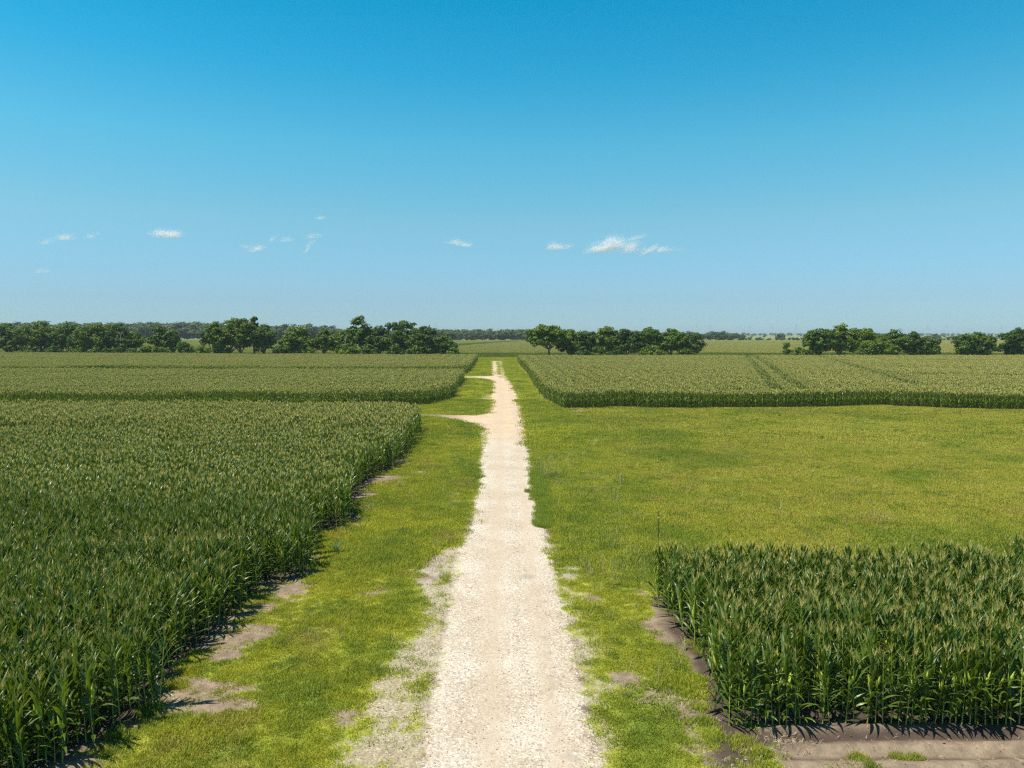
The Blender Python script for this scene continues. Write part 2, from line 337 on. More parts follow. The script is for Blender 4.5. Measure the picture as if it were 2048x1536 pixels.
# bare earth (pixel x, pixel y, half width m, half depth m)
BARE = [(520, 1258, .95, .75), (480, 1275, .8, .5), (590, 1175, .7, .8), (560, 1195, .8, .5), (450, 1310, .5, .5), (470, 1372, 1.3, .28), (440, 1405, 1.0, .3), (385, 1428, .9, .35), (365, 1443, .7, .25), (410, 1496, 1.1, .16),
        (770, 955, 1.3, 3.2), (745, 985, .8, 1.5), (728, 1012, .9, 2.0), (720, 1035, .6, 1.2), (865, 1140, .55, 2.0), (850, 1165, .5, 1.2), (765, 1175, .4, .5),
        (900, 888, 1.8, .9), (930, 884, 1.2, .8), (845, 909, .8, .8), (850, 945, 1.3, 1.2), (910, 1000, .6, 2), (740, 1185, .5, .4), (690, 1440, .5, .4),
        (1180, 1200, .35, .8), (1215, 1220, .4, .4), (1330, 1385, 1.1, .38), (1290, 1405, .6, .35), (1380, 1450, .8, .5), (1250, 1350, .4, .8), (1380, 1500, .8, .35), (1160, 1120, .5, 1.8), (1165, 1060, .3, 2.0), (1168, 822, 2.6, 2.2), (1100, 790, .7, 6)]
SHL = poly([(925, 1090), (880, 1100), (838, 1130), (826, 1185), (850, 1225), (812, 1290), (770, 1345), (735, 1400), (712, 1450), (676, 1495), (640, 1545), (860, 1545), (880, 1354), (903, 1227)])
SHR = poly([(1090, 1080), (1120, 1085), (1148, 1130), (1165, 1210), (1200, 1290), (1222, 1360), (1232, 1440), (1262, 1545), (1195, 1545), (1150, 1354), (1125, 1227)])
def grav_fn(x, y):
    g = np.clip(.40+sdf(SHL, x, y)*.8, 0, .88); g = np.maximum(g, np.clip(.34+sdf(SHR, x, y)*.7, 0, .72))
    rd = road_sdf(x, y)
    g = np.maximum(g, np.where(sdf(SHL, x, y) > -.2, np.clip(.92+rd*.42, 0, .92), np.clip(.62+rd*.9, 0, .62))*(rd < 0)*(y < 140))
    for px, py, a, b in ((975, 820, .8, 6), (950, 895, .6, 3), (972, 795, .5, 8)):
        cx, cy = at(px, py); g = np.maximum(g, np.clip(1-np.hypot((x-cx)/a, (y-cy)/b)*.55, 0, .7))
    return np.clip(g + (fbm(x/1.3+70, y, .7, 4)-.5)*1.25*np.clip(g*5, 0, 1), 0, 1)
BAREW = [(*at(a, b), c, d) for a, b, c, d in BARE]
DARK = poly([(1325, 1250), (1350, 1248), (1400, 1270), (1440, 1330), (1470, 1440), (1540, 1460), (1800, 1452), (2060, 1442), (2060, 1478), (1760, 1482), (1600, 1490), (1530, 1500), (1500, 1540), (1420, 1540), (1425, 1480), (1415, 1420), (1400, 1370), (1372, 1300)])
STRIP = np.array([[6.25, 2], [6.15, 16.2], [5.9, 17.7], [7.2, 18.6], [45, 18.6], [45, 2]])
FRONTL = poly([(1270, 1375), (1330, 1362), (1420, 1400), (1450, 1460), (1520, 1470), (1530, 1545), (1400, 1545), (1370, 1480), (1330, 1440), (1275, 1415)])
FRONTCLEAR = poly([(1555, 1462), (1700, 1455), (2060, 1446), (2060, 1540), (1520, 1540)])
def bare_fn(x, y):
    x = np.asarray(x, float); y = np.asarray(y, float)
    b = np.zeros(x.shape)
    for cx, cy, rx, ry in BAREW:
        q = np.hypot((x-cx)/rx, (y-cy)/ry); b = np.maximum(b, np.clip(.93-q*.55, 0, 1))
    wob = fbm(x/2.2, y, .8, 4)
    f = field_sdf(x, y) + (fbm(x+40, y, 3.0, 2)-.5)*1.0
    b = np.maximum(b, np.where((x < -5) & (y < 60), np.clip(.80+f*.62, 0, 1), np.clip(.75+f*1.2, 0, 1))*(f > -1.5))
    st = sdf(STRIP, x, y)
    b = np.maximum(b, np.clip(.55+st*1.0, 0, 1))
    d = sdf(DARK, x, y); b = np.maximum(b, np.clip(.55+d*1.8, 0, 1)); b = np.maximum(b, np.clip(.35+sdf(FRONTL, x, y)*1.2, 0, .72))
    rd = road_sdf(x, y)                                   # thin worn shoulder
    b = np.maximum(b, np.clip(.62+rd*1.3, 0, .62)*(y < 60))
    b = b + ((wob-.5)*1.9 + .16*np.cos(2*pi*(y-17.55)/ROW)*((x < -4) & (y < 42)))*np.clip(b*6, 0, 1)*np.clip((.99-b)*8, 0, 1)
    # tufts on the bare strip in front of the near corn
    return np.clip(b, 0, 1)
_cy = np.array([2.0]+[at(0, p)[1] for p in (1536, 1354, 1227, 1100, 1000, 900, 850, 800, 764, 722)])
_cl = np.array([bl[0]]+[at(a, p)[0] for a, p in ((842, 1536), (878, 1354), (901, 1227), (920, 1100), (952, 1000), (963, 900), (963, 850), (981, 800), (986, 764), (983, 722))])
_cr = np.array([br_[0]]+[at(a, p)[0] for a, p in ((1203, 1536), (1152, 1354), (1127, 1227), (1095, 1100), (1071, 1000), (1058, 900), (1052, 850), (1037, 800), (1022, 764), (1003, 722))])
def lat(x, y):                                          # -1 at the road's left edge, 1 at its right edge
    l, r_ = np.interp(y, _cy, _cl), np.interp(y, _cy, _cr)
    return (x-(l+r_)/2)/((r_-l)/2) + (fbm(x, y, 6, 2)-.5)*.12
def cent_fn(x, y): t = lat(x, y); return np.clip(np.exp(-((t-.28)/.13)**2) + .9*np.exp(-((t-.92)/.16)**2) + .5*np.exp(-((t+.55)/.12)**2), 0, 1)*(y < 60)
def rut_fn(x, y): t = lat(x, y); return np.clip(np.exp(-((t+.22)/.2)**2) + np.exp(-((t-.58)/.16)**2), 0, 1)
def grey_fn(x, y): t = lat(x, y); return np.clip(np.exp(-((t-.66)/.10)**2)*(y < 27), 0, 1)
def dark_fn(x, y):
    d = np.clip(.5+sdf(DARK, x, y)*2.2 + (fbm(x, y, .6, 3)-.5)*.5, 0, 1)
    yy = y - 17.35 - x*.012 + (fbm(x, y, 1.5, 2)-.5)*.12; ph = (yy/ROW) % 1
    fur = np.exp(-((ph-.42)/.11)**2)*.75*(sdf(STRIP, x, y) > .2)*(y < 17.0)  # shade of the furrow bottoms, painted into the soil colour
    return np.maximum(np.maximum(d, fur), np.clip(field_sdf(x, y)*1.6+.3, 0, 1))  # soil under the corn also painted darker, for the shade between the plants
def height(x, y):
    x = np.asarray(x, float); y = np.asarray(y, float)
    h = (fbm(x, y, 2.5, 3)-.5)*.07
    st = np.clip(sdf(STRIP, x, y)*1.5, 0, 1)*(y < 17.6)
    yy = y - 17.35 - x*.012 + (fbm(x, y, 1.5, 2)-.5)*.12
    h = h + st*(.075*np.cos(2*pi*yy/ROW) + (fbm(x, y, .35, 3)-.5)*.07)
    h = h*np.clip((140-y)/60, 0, 1)
    f = field_sdf(x, y); near = (y < 60)
    h = h + near*np.clip(.6+f, 0, 1)*.03*np.cos(2*pi*(y-17.55)/ROW)*(st <= 0)
    h = h + np.clip(road_sdf(x, y), -.3, .6)*.03*(y < 120)
    return h

# ------------------------------------------------------------------ ground and road sheets
def axis(parts):
    out = [parts[0][0]]
    for a, b, st in parts:
        n = max(1, int(round((b-a)/st))); out += list(np.linspace(a, b, n+1)[1:])
    return np.array(out)
gx = axis([(-22000, -3000, 3000), (-3000, -400, 300), (-400, -80, 16), (-80, -20, 2.0), (-20, -13, .35), (-13, 16, .13), (16, 30, .5), (30, 80, 2), (80, 400, 16), (400, 3000, 300), (3000, 22000, 3000)])
gy = axis([(-60, 0, 15), (0, 11, 1.2), (11, 30, .13), (30, 60, .35), (60, 110, .7), (110, 320, 2.2), (320, 1000, 30), (1000, 4000, 200), (4000, 40000, 4000)])
GX, GY = np.meshgrid(gx, gy); fx_, fy_ = GX.ravel(), GY.ravel()
def put_attrs(me, x, y):
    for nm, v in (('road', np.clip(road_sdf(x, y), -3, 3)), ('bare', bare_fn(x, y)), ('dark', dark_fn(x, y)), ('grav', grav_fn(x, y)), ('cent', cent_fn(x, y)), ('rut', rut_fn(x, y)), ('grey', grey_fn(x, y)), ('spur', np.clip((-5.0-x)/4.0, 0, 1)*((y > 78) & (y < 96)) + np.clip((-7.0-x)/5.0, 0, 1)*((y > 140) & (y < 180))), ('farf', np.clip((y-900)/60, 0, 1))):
        a = me.attributes.new(nm, 'FLOAT', 'POINT'); a.data.foreach_set('value', v.astype(np.float32))
nx, ny = len(gx), len(gy)
ii = np.arange(nx*ny).reshape(ny, nx)
quads = np.stack([ii[:-1, :-1], ii[:-1, 1:], ii[1:, 1:], ii[1:, :-1]], -1).reshape(-1, 4)
zz = height(fx_, fy_)
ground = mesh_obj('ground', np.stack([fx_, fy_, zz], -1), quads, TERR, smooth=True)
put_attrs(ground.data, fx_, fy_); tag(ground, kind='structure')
# the gravel road: one sheet 4 mm above the ground
rx = axis([(-11, 5, .16)]); ry = axis([(2, 11, 1.5), (11, 40, .16), (40, 110, .5), (110, 272, 1.6)])
AX, AY = np.meshgrid(rx, ry); ax_, ay_ = AX.ravel(), AY.ravel()
# widen the columns that follow the tracks to the left
lx = -11 + (ax_+11)
d = road_sdf(ax_, ay_)
keepv = (d > -.12).reshape(len(ry), len(rx))
cell = keepv[:-1, :-1] & keepv[1:, :-1] & keepv[:-1, 1:] & keepv[1:, 1:]
jj = np.arange(len(ax_)).reshape(len(ry), len(rx))
q = np.stack([jj[:-1, :-1], jj[:-1, 1:], jj[1:, 1:], jj[1:, :-1]], -1)[cell]
used = np.unique(q); remap = -np.ones(len(ax_), int); remap[used] = np.arange(len(used)); q = remap[q]
# height taken from the ground's own grid so that the sheet never dips below it
def grid_z(x, y):
    i = np.clip(np.searchsorted(gx, x)-1, 0, nx-2); j = np.clip(np.searchsorted(gy, y)-1, 0, ny-2)
    u = (x-gx[i])/(gx[i+1]-gx[i]); v = (y-gy[j])/(gy[j+1]-gy[j]); Z = zz.reshape(ny, nx)
    return (Z[j, i]*(1-u)+Z[j, i+1]*u)*(1-v) + (Z[j+1, i]*(1-u)+Z[j+1, i+1]*u)*v
ux, uy = ax_[used], ay_[used]
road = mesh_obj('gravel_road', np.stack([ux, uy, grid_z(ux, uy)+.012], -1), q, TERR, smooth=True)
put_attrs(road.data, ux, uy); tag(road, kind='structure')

# ------------------------------------------------------------------ scattering
def scatter(name, sources, P, rot, scl, vi):
    """one object that holds many copies of a few small meshes at given points"""
    me = bpy.data.meshes.new(name); n = len(P)
    me.vertices.add(n); me.vertices.foreach_set('co', np.asarray(P, dtype=np.float32).ravel())
    for nm, v in (('rot', rot), ('scl', scl)):
        a = me.attributes.new(nm, 'FLOAT_VECTOR', 'POINT'); a.data.foreach_set('vector', np.asarray(v, dtype=np.float32).ravel())
    a = me.attributes.new('vi', 'INT', 'POINT'); a.data.foreach_set('value', np.asarray(vi, dtype=np.int32))
    for s in sources:
        for m in s.data.materials:
            if m.name not in [k.name for k in me.materials]: me.materials.append(m)
    o = bpy.data.objects.new(name, me); C.objects.link(o)
    gt = bpy.data.node_groups.new(name, 'GeometryNodeTree'); nd, lk = gt.nodes, gt.links
    gt.interface.new_socket('Geometry', in_out='INPUT', socket_type='NodeSocketGeometry')
    gt.interface.new_socket('Geometry', in_out='OUTPUT', socket_type='NodeSocketGeometry')
    gi, go = nd.new('NodeGroupInput'), nd.new('NodeGroupOutput')
    jn = nd.new('GeometryNodeJoinGeometry')
    for s in reversed(sources):
        oi = nd.new('GeometryNodeObjectInfo'); oi.inputs['Object'].default_value = s; oi.inputs['As Instance'].default_value = False
        ti = nd.new('GeometryNodeGeometryToInstance'); lk.new(oi.outputs['Geometry'], ti.inputs[0]); lk.new(ti.outputs[0], jn.inputs[0])
    ip = nd.new('GeometryNodeInstanceOnPoints'); ip.inputs['Pick Instance'].default_value = True
    def att(nm, t):
        k = nd.new('GeometryNodeInputNamedAttribute'); k.data_type = t; k.inputs['Name'].default_value = nm
        return [s for s in k.outputs if s.enabled and s.name == 'Attribute'][0]
    lk.new(gi.outputs[0], ip.inputs['Points']); lk.new(jn.outputs[0], ip.inputs['Instance'])
    lk.new(att('vi', 'INT'), ip.inputs['Instance Index']); lk.new(att('scl', 'FLOAT_VECTOR'), ip.inputs['Scale'])
    er = nd.new('FunctionNodeEulerToRotation'); lk.new(att('rot', 'FLOAT_VECTOR'), er.inputs[0]); lk.new(er.outputs[0], ip.inputs['Rotation'])
    lk.new(ip.outputs[0], go.inputs[0])
    md = o.modifiers.new('scatter', 'NODES'); md.node_group = gt
    o['kind'] = 'stuff'
    return o

# ------------------------------------------------------------------ corn
def leaf_strip(base, az, e0, droop, L, W, seg, fold=.3, wav=0.0, rng=random, two=True):
    """a long arching blade: folded along its midrib, widest near a third, pointed"""
    V = []; F = []; p = Vector(base); e = e0; ds = L/seg
    wob = rng.uniform(-.35, .35)
    for k in range(seg+1):
        t = k/seg
        w = W*(min(1, .45+2.4*t))*(1-t**2.2)*.5 + .0015
        a = az + wob*t*t
        d = Vector((cos(a)*cos(e), sin(a)*cos(e), sin(e)))
        side = Vector((-sin(a), cos(a), 0)); nrm = d.cross(side)*-1
        tw = wav*sin(t*9+wob*9)
        side = side*cos(tw) + nrm*sin(tw)
        up = nrm*fold*w
        if two: V += [p+side*w+up, p, p-side*w+up]
        else: V += [p+side*w, p-side*w]
        p = p + d*ds; e = e - droop/seg*(.5+1.0*t)
    n = 3 if two else 2
    for k in range(seg):
        for j in range(n-1): F.append((k*n+j, k*n+j+1, (k+1)*n+j+1, (k+1)*n+j))
    return V, F
def corn_plant(seed, lod=0, hh=None):
    rng = random.Random(seed)
    st, fo, ta, ea = MB(), MB(), MB(), MB()
    H = hh or rng.uniform(1.85, 2.05)                    # to the tassel's foot
    lean = (rng.uniform(-.05, .05), rng.uniform(-.05, .05))
    c = lambda z: Vector((lean[0]*z, lean[1]*z, z))
    ns = 6 if lod == 0 else 3
    zs = [0, .5, 1.0, 1.5, H] if lod == 0 else [0, H]
    st.tube([c(z) for z in zs], [(.016-.0045*z) for z in zs], ns, cap=False)
    nl = (15, 11, 8)[min(lod, 2)]
    seg = (7, 4, 3)[min(lod, 2)]
    az0 = rng.uniform(0, 2*pi)
    for k in range(nl):
        f = k/(nl-1); z = .16 + (H-.22)*f
        az = az0 + pi*(k % 2) + rng.uniform(-.45, .45)
        L = (.52+.42*sin(pi*min(1, f*.9+.15)))*rng.uniform(.85, 1.1)
        if f > .75: L *= 1-1.3*(f-.75)
        e0 = R(rng.uniform(46, 58) + 25*f); droop = R(rng.uniform(80, 130)*(1-.9*min(1, f*1.1)) + rng.uniform(0, 22))
        W = (.108 if lod < 2 else .11)*rng.uniform(.85, 1.1)*(1-.25*max(0, f-.7)/.3)
        V, F = leaf_strip(c(z), az, e0, droop, L, W, seg, .35, .35, rng, lod == 0)
        fo.add(V, F)
    # tassel
    nb = (8, 6, 5)[min(lod, 2)]; T = rng.uniform(.28, .42)
    w = (.0065, .015, .027)[min(lod, 2)]
    top = c(H)
    def spike(a, b, r):
        if lod == 0:
            m = a.lerp(b, .5) + Vector((0, 0, -.01)); ta.tube([a, m, b], [r, r*1.1, r*.3], 3, cap=False)
        else:
            s = Vector((rng.uniform(-1, 1), rng.uniform(-1, 1), 0)).normalized()*r*1.6
            ta.add([a-s, a+s, b+s*.5, b-s*.5], [(0, 1, 2, 3)])
    spike(top - Vector((0, 0, .05)), top+Vector((lean[0], lean[1], T)), w)
    for k in range(nb):
        a = rng.uniform(0, 2*pi); s = top + Vector((0, 0, rng.uniform(.02, .12))); l = rng.uniform(.15, .25)
        e = R(rng.uniform(55, 82)); spike(s, s+Vector((cos(a)*cos(e)*l, sin(a)*cos(e)*l, sin(e)*l)), w*.8)
    # ears
    if lod < 3:
        for k in range(rng.choice((1, 2, 2))):
            z = rng.uniform(.75, 1.0)+.16*k; a = az0+pi/2*rng.choice((-1, 1))+rng.uniform(-.6, .6); e = R(rng.uniform(74, 84)); l = rng.uniform(.25, .32)
            d = Vector((cos(a)*cos(e), sin(a)*cos(e), sin(e))); b = c(z)+d*.03+Vector((cos(a), sin(a), 0))*.02
            ea.tube([b+d*l*t for t in (0, .2, .55, .85, 1.08)], [.016, .032, .034, .019, .003], (7, 4, 3)[lod], cap=False)
    return st, fo, ta, ea
CMATS = [M_CSTALK, M_CLEAF, M_CTAS, M_CEAR]
def merged(parts, name):
    o = MB()
    for i, p in enumerate(parts): o.add(p.V, p.F, i)
    return o.obj(name, CMATS, link=False)
corn_hi = [corn_plant(100+i, 0) for i in range(9)]
src_hi = [merged(p, 'corn_source') for p in corn_hi]
src_mid = [merged(corn_plant(300+i, 1), 'corn_source_mid') for i in range(8)]
def segment(seed, L, lod, step):
    rng = random.Random(seed); o = MB(); x = 0
    while x < L:
        p = corn_plant(seed*1000+int(x*100), lod, rng.uniform(1.8, 2.1)); rz = rng.uniform(0, 6.3); ox, oy = x+rng.uniform(-.05, .05), rng.uniform(-.05, .05)
        s = rng.uniform(.95, 1.06)
        for i, q in enumerate(p):
            if q.V: o.add([((v[0]*cos(rz)-v[1]*sin(rz))*s+ox, (v[0]*sin(rz)+v[1]*cos(rz))*s+oy, v[2]*s) for v in q.V], q.F, i)
        x += step*rng.uniform(.8, 1.2)
    return o
src_seg = [segment(11+i, 3.0, 2, .165).obj('corn_segment', CMATS, link=False) for i in range(6)]
def block(seed):
    o = MB()
    for r in range(6):
        s = segment(seed*7+r, 9.0, 3, .42)
        b = len(o.V); o.V += [(v[0], v[1]+r*ROW, v[2]) for v in s.V]; o.F += [tuple(i+b for i in f) for f in s.F]; o.M += s.M
    return o.obj('corn_block', CMATS, link=False)
src_blk = [block(50+i) for i in range(4)]

rs = np.random.RandomState(5)
def row_span(fpoly, y):
    """the x intervals of a field polygon at a row's y"""
    xs = []
    n = len(fpoly)
    for i in range(n):
        ax, ay = fpoly[i]; bx, by = fpoly[(i+1) % n]
        if (ay > y) != (by > y): xs.append(ax+(bx-ax)*(y-ay)/(by-ay))
    xs.sort(); return list(zip(xs[::2], xs[1::2]))
def rows(fpoly, y0, y1):
    y = 17.55 + ROW*math.ceil((y0-17.55)/ROW)
    while y < y1:
        for a, b in row_span(fpoly, y): yield y, a, b
        y += ROW
# lines driven through the right-hand field, read at canopy height
def cpts(p): return np.array([at(x, y, 2.2) for x, y in p])
LINES = [(cpts([(1493, 711), (1512, 730), (1535, 757), (1560, 783)]), .85), (cpts([(1510, 712), (1545, 733), (1568, 750), (1614, 780)]), .8),
         (cpts([(1640, 712), (1680, 722), (1718, 733), (1776, 750), (1841, 769)]), .9), (cpts([(1780, 752), (1900, 748), (2048, 751)]), .8), (cpts([(1841, 769), (1900, 771), (2048, 766)]), .7)]
def dline(L, x, y):
    d = np.full(np.shape(x), 1e9)
    for i in range(len(L)-1):
        (ax, ay), (bx, by) = L[i], L[i+1]; dx, dy = bx-ax, by-ay
        t = np.clip(((x-ax)*dx+(y-ay)*dy)/(dx*dx+dy*dy), 0, 1); d = np.minimum(d, np.hypot(x-ax-t*dx, y-ay-t*dy))
    return d
def vis_px(x, y, z):
    dep = y*cos(PITCH)+(CAMH-z)*sin(PITCH); v = -(-(CAMH-z)*cos(PITCH)+y*sin(PITCH))/dep
    return 1024+x/dep*FPX, 768+v*FPX

near = []            # every plant of the nearest rows: block, row number, x, y
plants = []          # the rest of the plants drawn one by one
for fp, y0, y1, nm in ((B1, 17, 27, 'right'), (B2, 25.5, 28.5, 'second'), (F1, 10, 62, 'left')):
    ri = {}
    for y, a, b in rows(fp, y0, y1):
        if nm == 'left': a = max(a, -.80*y-6)
        else: b = min(b, .80*y+6)
        k = ri.setdefault(y, len(ri))
        x = a if nm != 'left' else b
        sgn = 1 if nm != 'left' else -1
        x += sgn*rs.uniform(0, .35)
        e = 0
        while (x < b) if sgn > 0 else (x > a):
            if rs.rand() > .04 + (.12 if e < 3 else 0):
                near.append((nm, k, e, x, y+rs.uniform(-.04, .04)))
            e += 1; x += sgn*rs.uniform(.14, .23)
near.insert(0, ('lone', 0, 0, *at(1277, 1167)))
def in_view(x, y):
    u, v = vis_px(x, y, 2.1); u2, v2 = vis_px(x, y, 0)
    return -20 < u < 2068 and v < 1540
def crowded(nm, k): return (nm == 'right' and k < 4) or (nm == 'left' and y_first <= k < y_first+11)
# first row of the left field whose tops are in the picture
y_first = min(k for nm, k, e, x, y in near if nm == 'left' and in_view(x, y))
CNT = {}
def nth(n):
    return '%d%s' % (n, 'th' if 10 < n % 100 < 14 else {1: 'st', 2: 'nd', 3: 'rd'}.get(n % 10, 'th'))
ORD = ['first', 'second', 'third', 'fourth', 'fifth', 'sixth', 'seventh', 'eighth', 'ninth', 'tenth', 'eleventh', 'twelfth']
protos = []
n_ind = 0
for nm, k, e, x, y in near:
    rz = rs.uniform(0, 6.28); s = rs.uniform(.90, 1.07)*(.93+.14*float(vnoise(x/2.3, y/1.7))); tl = rs.normal(size=2)*.045
    if e < 2 and rs.rand() < .5: s *= rs.uniform(.72, .98); v = rs.randint(len(corn_hi))
    if (crowded(nm, k) or nm == 'lone') and in_view(x, y) and n_ind < 300:
        if len(protos) < len(corn_hi):
            v = len(protos); root = empty('corn_plant', (0, 0, 0))
            for part, mb, m in zip(('stalk', 'foliage', 'tassel', 'ear'), corn_hi[v], CMATS):
                if mb.V: mb.obj(part, m, root, smooth=(part != 'foliage'))
            protos.append(root)
        else:
            src = protos[v]; root = src.copy(); C.objects.link(root)
            for ch in src.children:
                c = ch.copy(); C.objects.link(c); c.parent = root
        if nm == 'lone': s = .45
        root.location = (x, y, float(height(x, y))-.01); root.rotation_euler = (tl[0], tl[1], rz); root.scale = (s, s, s)
        if nm == 'right':
            row = ORD[k]; g = 'corn plants in the %s row of the near right corn block' % row
            CNT[(nm, k)] = CNT.get((nm, k), 0)+1; e = CNT[(nm, k)]-1
            lab = ('%s corn plant from the verge end in the %s row of the right corn block' % (nth(e+1), row)) if e else ('corn plant at the verge end of the %s row of the right corn block' % row)
            if e == 0: g = 'corn plants ending the rows of the near right corn block'
        elif nm == 'left':
            row = ORD[k-y_first]; g = 'corn plants in the %s row of the near left cornfield' % row
            CNT[(nm, k)] = CNT.get((nm, k), 0)+1; e = CNT[(nm, k)]-1
            lab = ('%s corn plant from the verge end in the %s row of the left cornfield' % (nth(e+1), row)) if e else ('corn plant at the verge end of the %s row of the left cornfield' % row)
            if e == 0: g = 'corn plants ending the rows of the near left cornfield'
        else:
            g = None; lab = 'small lone corn plant in the grass left of the right corn block'
        tag(root, lab, 'corn plant', g); n_ind += 1
    else:
        plants.append((x, y, rz, s, tl[0], tl[1], v))
print('individual corn plants', n_ind, 'plants in stuff', len(plants))
pl = np.array(plants)
hi = pl[:, 1] < 34
def put_plants(name, src, a, label):
    nsrc = len(src)
    P = np.stack([a[:, 0], a[:, 1], height(a[:, 0], a[:, 1])-.01], -1)
    o = scatter(name, src, P, np.stack([a[:, 4], a[:, 5], a[:, 2]], -1), np.repeat(a[:, 3:4], 3, 1), a[:, 6].astype(int) % nsrc)
    return tag(o, label, 'corn')
is_left = pl[:, 0] < 0
put_plants('near_corn_crop', src_hi, pl[hi & is_left], 'dense standing corn of the near left cornfield behind its front rows')
put_plants('block_corn_crop', src_hi, pl[hi & ~is_left], 'dense standing corn filling the right corn block behind its front rows')
put_plants('middle_corn_crop', src_mid, pl[~hi], 'dense corn in the middle part of the left cornfield')
def put_segments(name, polys, label, lines=()):
    P = []; 
    for fp, y0, y1 in polys:
        for y, a, b in rows(fp, y0, y1):
            lim = .80*y+14
            a0, b0 = a, b
            if fp is F1 or fp is F2 or fp is F3:
                a = max(a, -lim); x = b - 3.0 + rs.uniform(-.5, .35)
                while x > a-2: P.append((x, y)); x -= 2.95
            else:
                b = min(b, lim); x = a + rs.uniform(-.35, .5)
                while x < b: P.append((x, y)); x += 2.95
    P = np.array(P)
    if lines:
        keep = np.ones(len(P), bool); single = []
        for L, w in lines:
            dd = np.minimum.reduce([dline(L, P[:, 0]+o_, P[:, 1]) for o_ in (.3, 1.5, 2.7)])
            keep &= (dd > w*1.25+.6) | (P[:, 1] < 101)
        cut = P[~keep]; P = P[keep]
        for x, y in cut:                               # refill around a line plant by plant
            for u in np.arange(0, 2.95, .2):
                dd = min(float(dline(L, x+u, y))/w for L, w in lines)
                if dd > 1.2 or rs.rand() < .28: single.append((x+u, y, rs.uniform(0, 6.28), rs.uniform(.93, 1.05), 0, 0, rs.randint(8)))
    n = len(P)
    hz = (fbm(P[:, 0], P[:, 1], 14, 3)-.5)*.2 + (vnoise(P[:, 1]*1.28, P[:, 0]*.03)-.5)*.14
    o = scatter(name, src_seg, np.stack([P[:, 0], P[:, 1]+rs.uniform(-.05, .05, n), np.zeros(n)], -1), np.zeros((n, 3)),
                np.stack([np.ones(n), np.ones(n), rs.uniform(.97, 1.04, n)+hz], -1), rs.randint(0, len(src_seg), n))
    tag(o, label, 'corn')
    return np.array(single) if lines else None
put_segments('far_corn_crop', [(F1, 62, 84)], 'corn at the far end of the near left cornfield')
put_segments('second_corn_crop', [(F2, 90, 165)], 'second cornfield on the left between the two side tracks')
put_segments('third_corn_crop', [(F3, 170, 315)], 'third cornfield on the left in front of the hedgerow trees')
sg = put_segments('right_corn_crop', [(R1, 90, 264)], 'wide tasselled cornfield right of the road beyond the pasture', LINES)
put_plants('right_corn_crop_tracks', src_mid, sg, 'corn along the wheel lines in the right cornfield')
# the field across the end of the road and out to the far wood
Pc = []
gapl = cpts([(870, 693.0), (913, 690), (960, 686.5), (1000, 683.5), (1048, 681)])
y = 302.0
while y < 905:
    for a, b in row_span(CF, y+2.0):
        x = max(a, -.78*y-20)
        while x < min(b, .78*y+20): Pc.append((x, y)); x += 8.9
    y += 6*ROW
Pc = np.array(Pc); dg = np.minimum(dline(gapl, Pc[:, 0]+4.5, Pc[:, 1]+2), dline(gapl, Pc[:, 0]+8, Pc[:, 1]+2)); Pc = Pc[dg > 11]
n = len(Pc)
tag(scatter('cross_corn_crop', src_blk, np.stack([Pc[:, 0], Pc[:, 1], np.zeros(n)], -1), np.zeros((n, 3)), np.stack([np.ones(n), np.ones(n), rs.uniform(.96, 1.05, n)], -1), rs.randint(0, 4, n)),
    'cornfield across the end of the road, running back to the far wood', 'corn')
print('blocks', n)

# ------------------------------------------------------------------ grass
def tuft(seed, nb, rad, h, w, mat, lean=.5, seg=2, head=False):
    rng = random.Random(seed); o = MB()
    for k in range(nb):
        r = rad*sqrt(rng.random()); a = rng.uniform(0, 6.28); p = Vector((r*cos(a), r*sin(a), -.01)); az = rng.uniform(0, 6.28)
        l = h*rng.uniform(.5, 1.15)
        V, F = leaf_strip(p, az, R(rng.uniform(50, 88)), R(rng.uniform(10, 80))*lean*1.6, l, w*rng.uniform(.7, 1.2), seg, 0, 0, rng, False)
        o.add(V, F)
    return o.obj('tuft', mat, link=False)
tf_short = [tuft(i, 46, .17, .075, .011, M_GRASS, .8) for i in range(5)]
tf_mid = [tuft(20+i, 40, .20, .15, .011, M_GRASS, .7) for i in range(5)]
tf_far = [tuft(40+i, 60, .42, .14, .022, M_GRASS, .7) for i in range(5)]
tf_vfar = [tuft(60+i, 56, .9, .17, .05, M_GRASS, .6) for i in range(4)]
tf_dry = [tuft(80+i, 12, .12, .5, .008, M_DRY, .45, 3) for i in range(4)]
def grass(name, n, x0, x1, y0, y1, src, label, smin=.7, smax=1.3, cond=None):
    x = rs.uniform(x0, x1, n); y = rs.uniform(y0, y1, n)
    k = np.abs(x) < .80*y+3; x, y = x[k], y[k]
    b = bare_fn(x, y); rd = road_sdf(x, y); f = field_sdf(x, y)
    pr = (np.clip((.66-b)*2.6, 0, 1)+.16*(b < .95)*(x < 6))*np.clip(1.15-grav_fn(x, y)*1.45, .05, 1)*np.where(rd > -.02, .05*(rd < .3), np.clip(-rd*2.0+.25, 0, 1))*(f < .25)
    pr = pr*np.clip(.35+1.3*fbm(x, y, .9, 3), .3, 1)
    if cond is not None: pr = pr*cond(x, y)
    k = rs.rand(len(x)) < pr; x, y = x[k], y[k]; m = len(x)
    s = rs.uniform(smin, smax, m)*(.65+.8*fbm(x+9, y, 1.7, 3))
    o = scatter(name, src, np.stack([x, y, height(x, y)], -1), np.stack([np.zeros(m), np.zeros(m), rs.uniform(0, 6.28, m)], -1), np.repeat(s[:, None], 3, 1), rs.randint(0, len(src), m))
    print(name, m); return tag(o, label, 'grass')
tall = lambda x, y: np.clip((fbm(x+50, y+3, 2.2, 3)-.47)*9, 0, 1)
grass('verge_grass', 26000, -13, 10, 13, 32, tf_short, 'short green and yellow grass on the verges beside the near road')
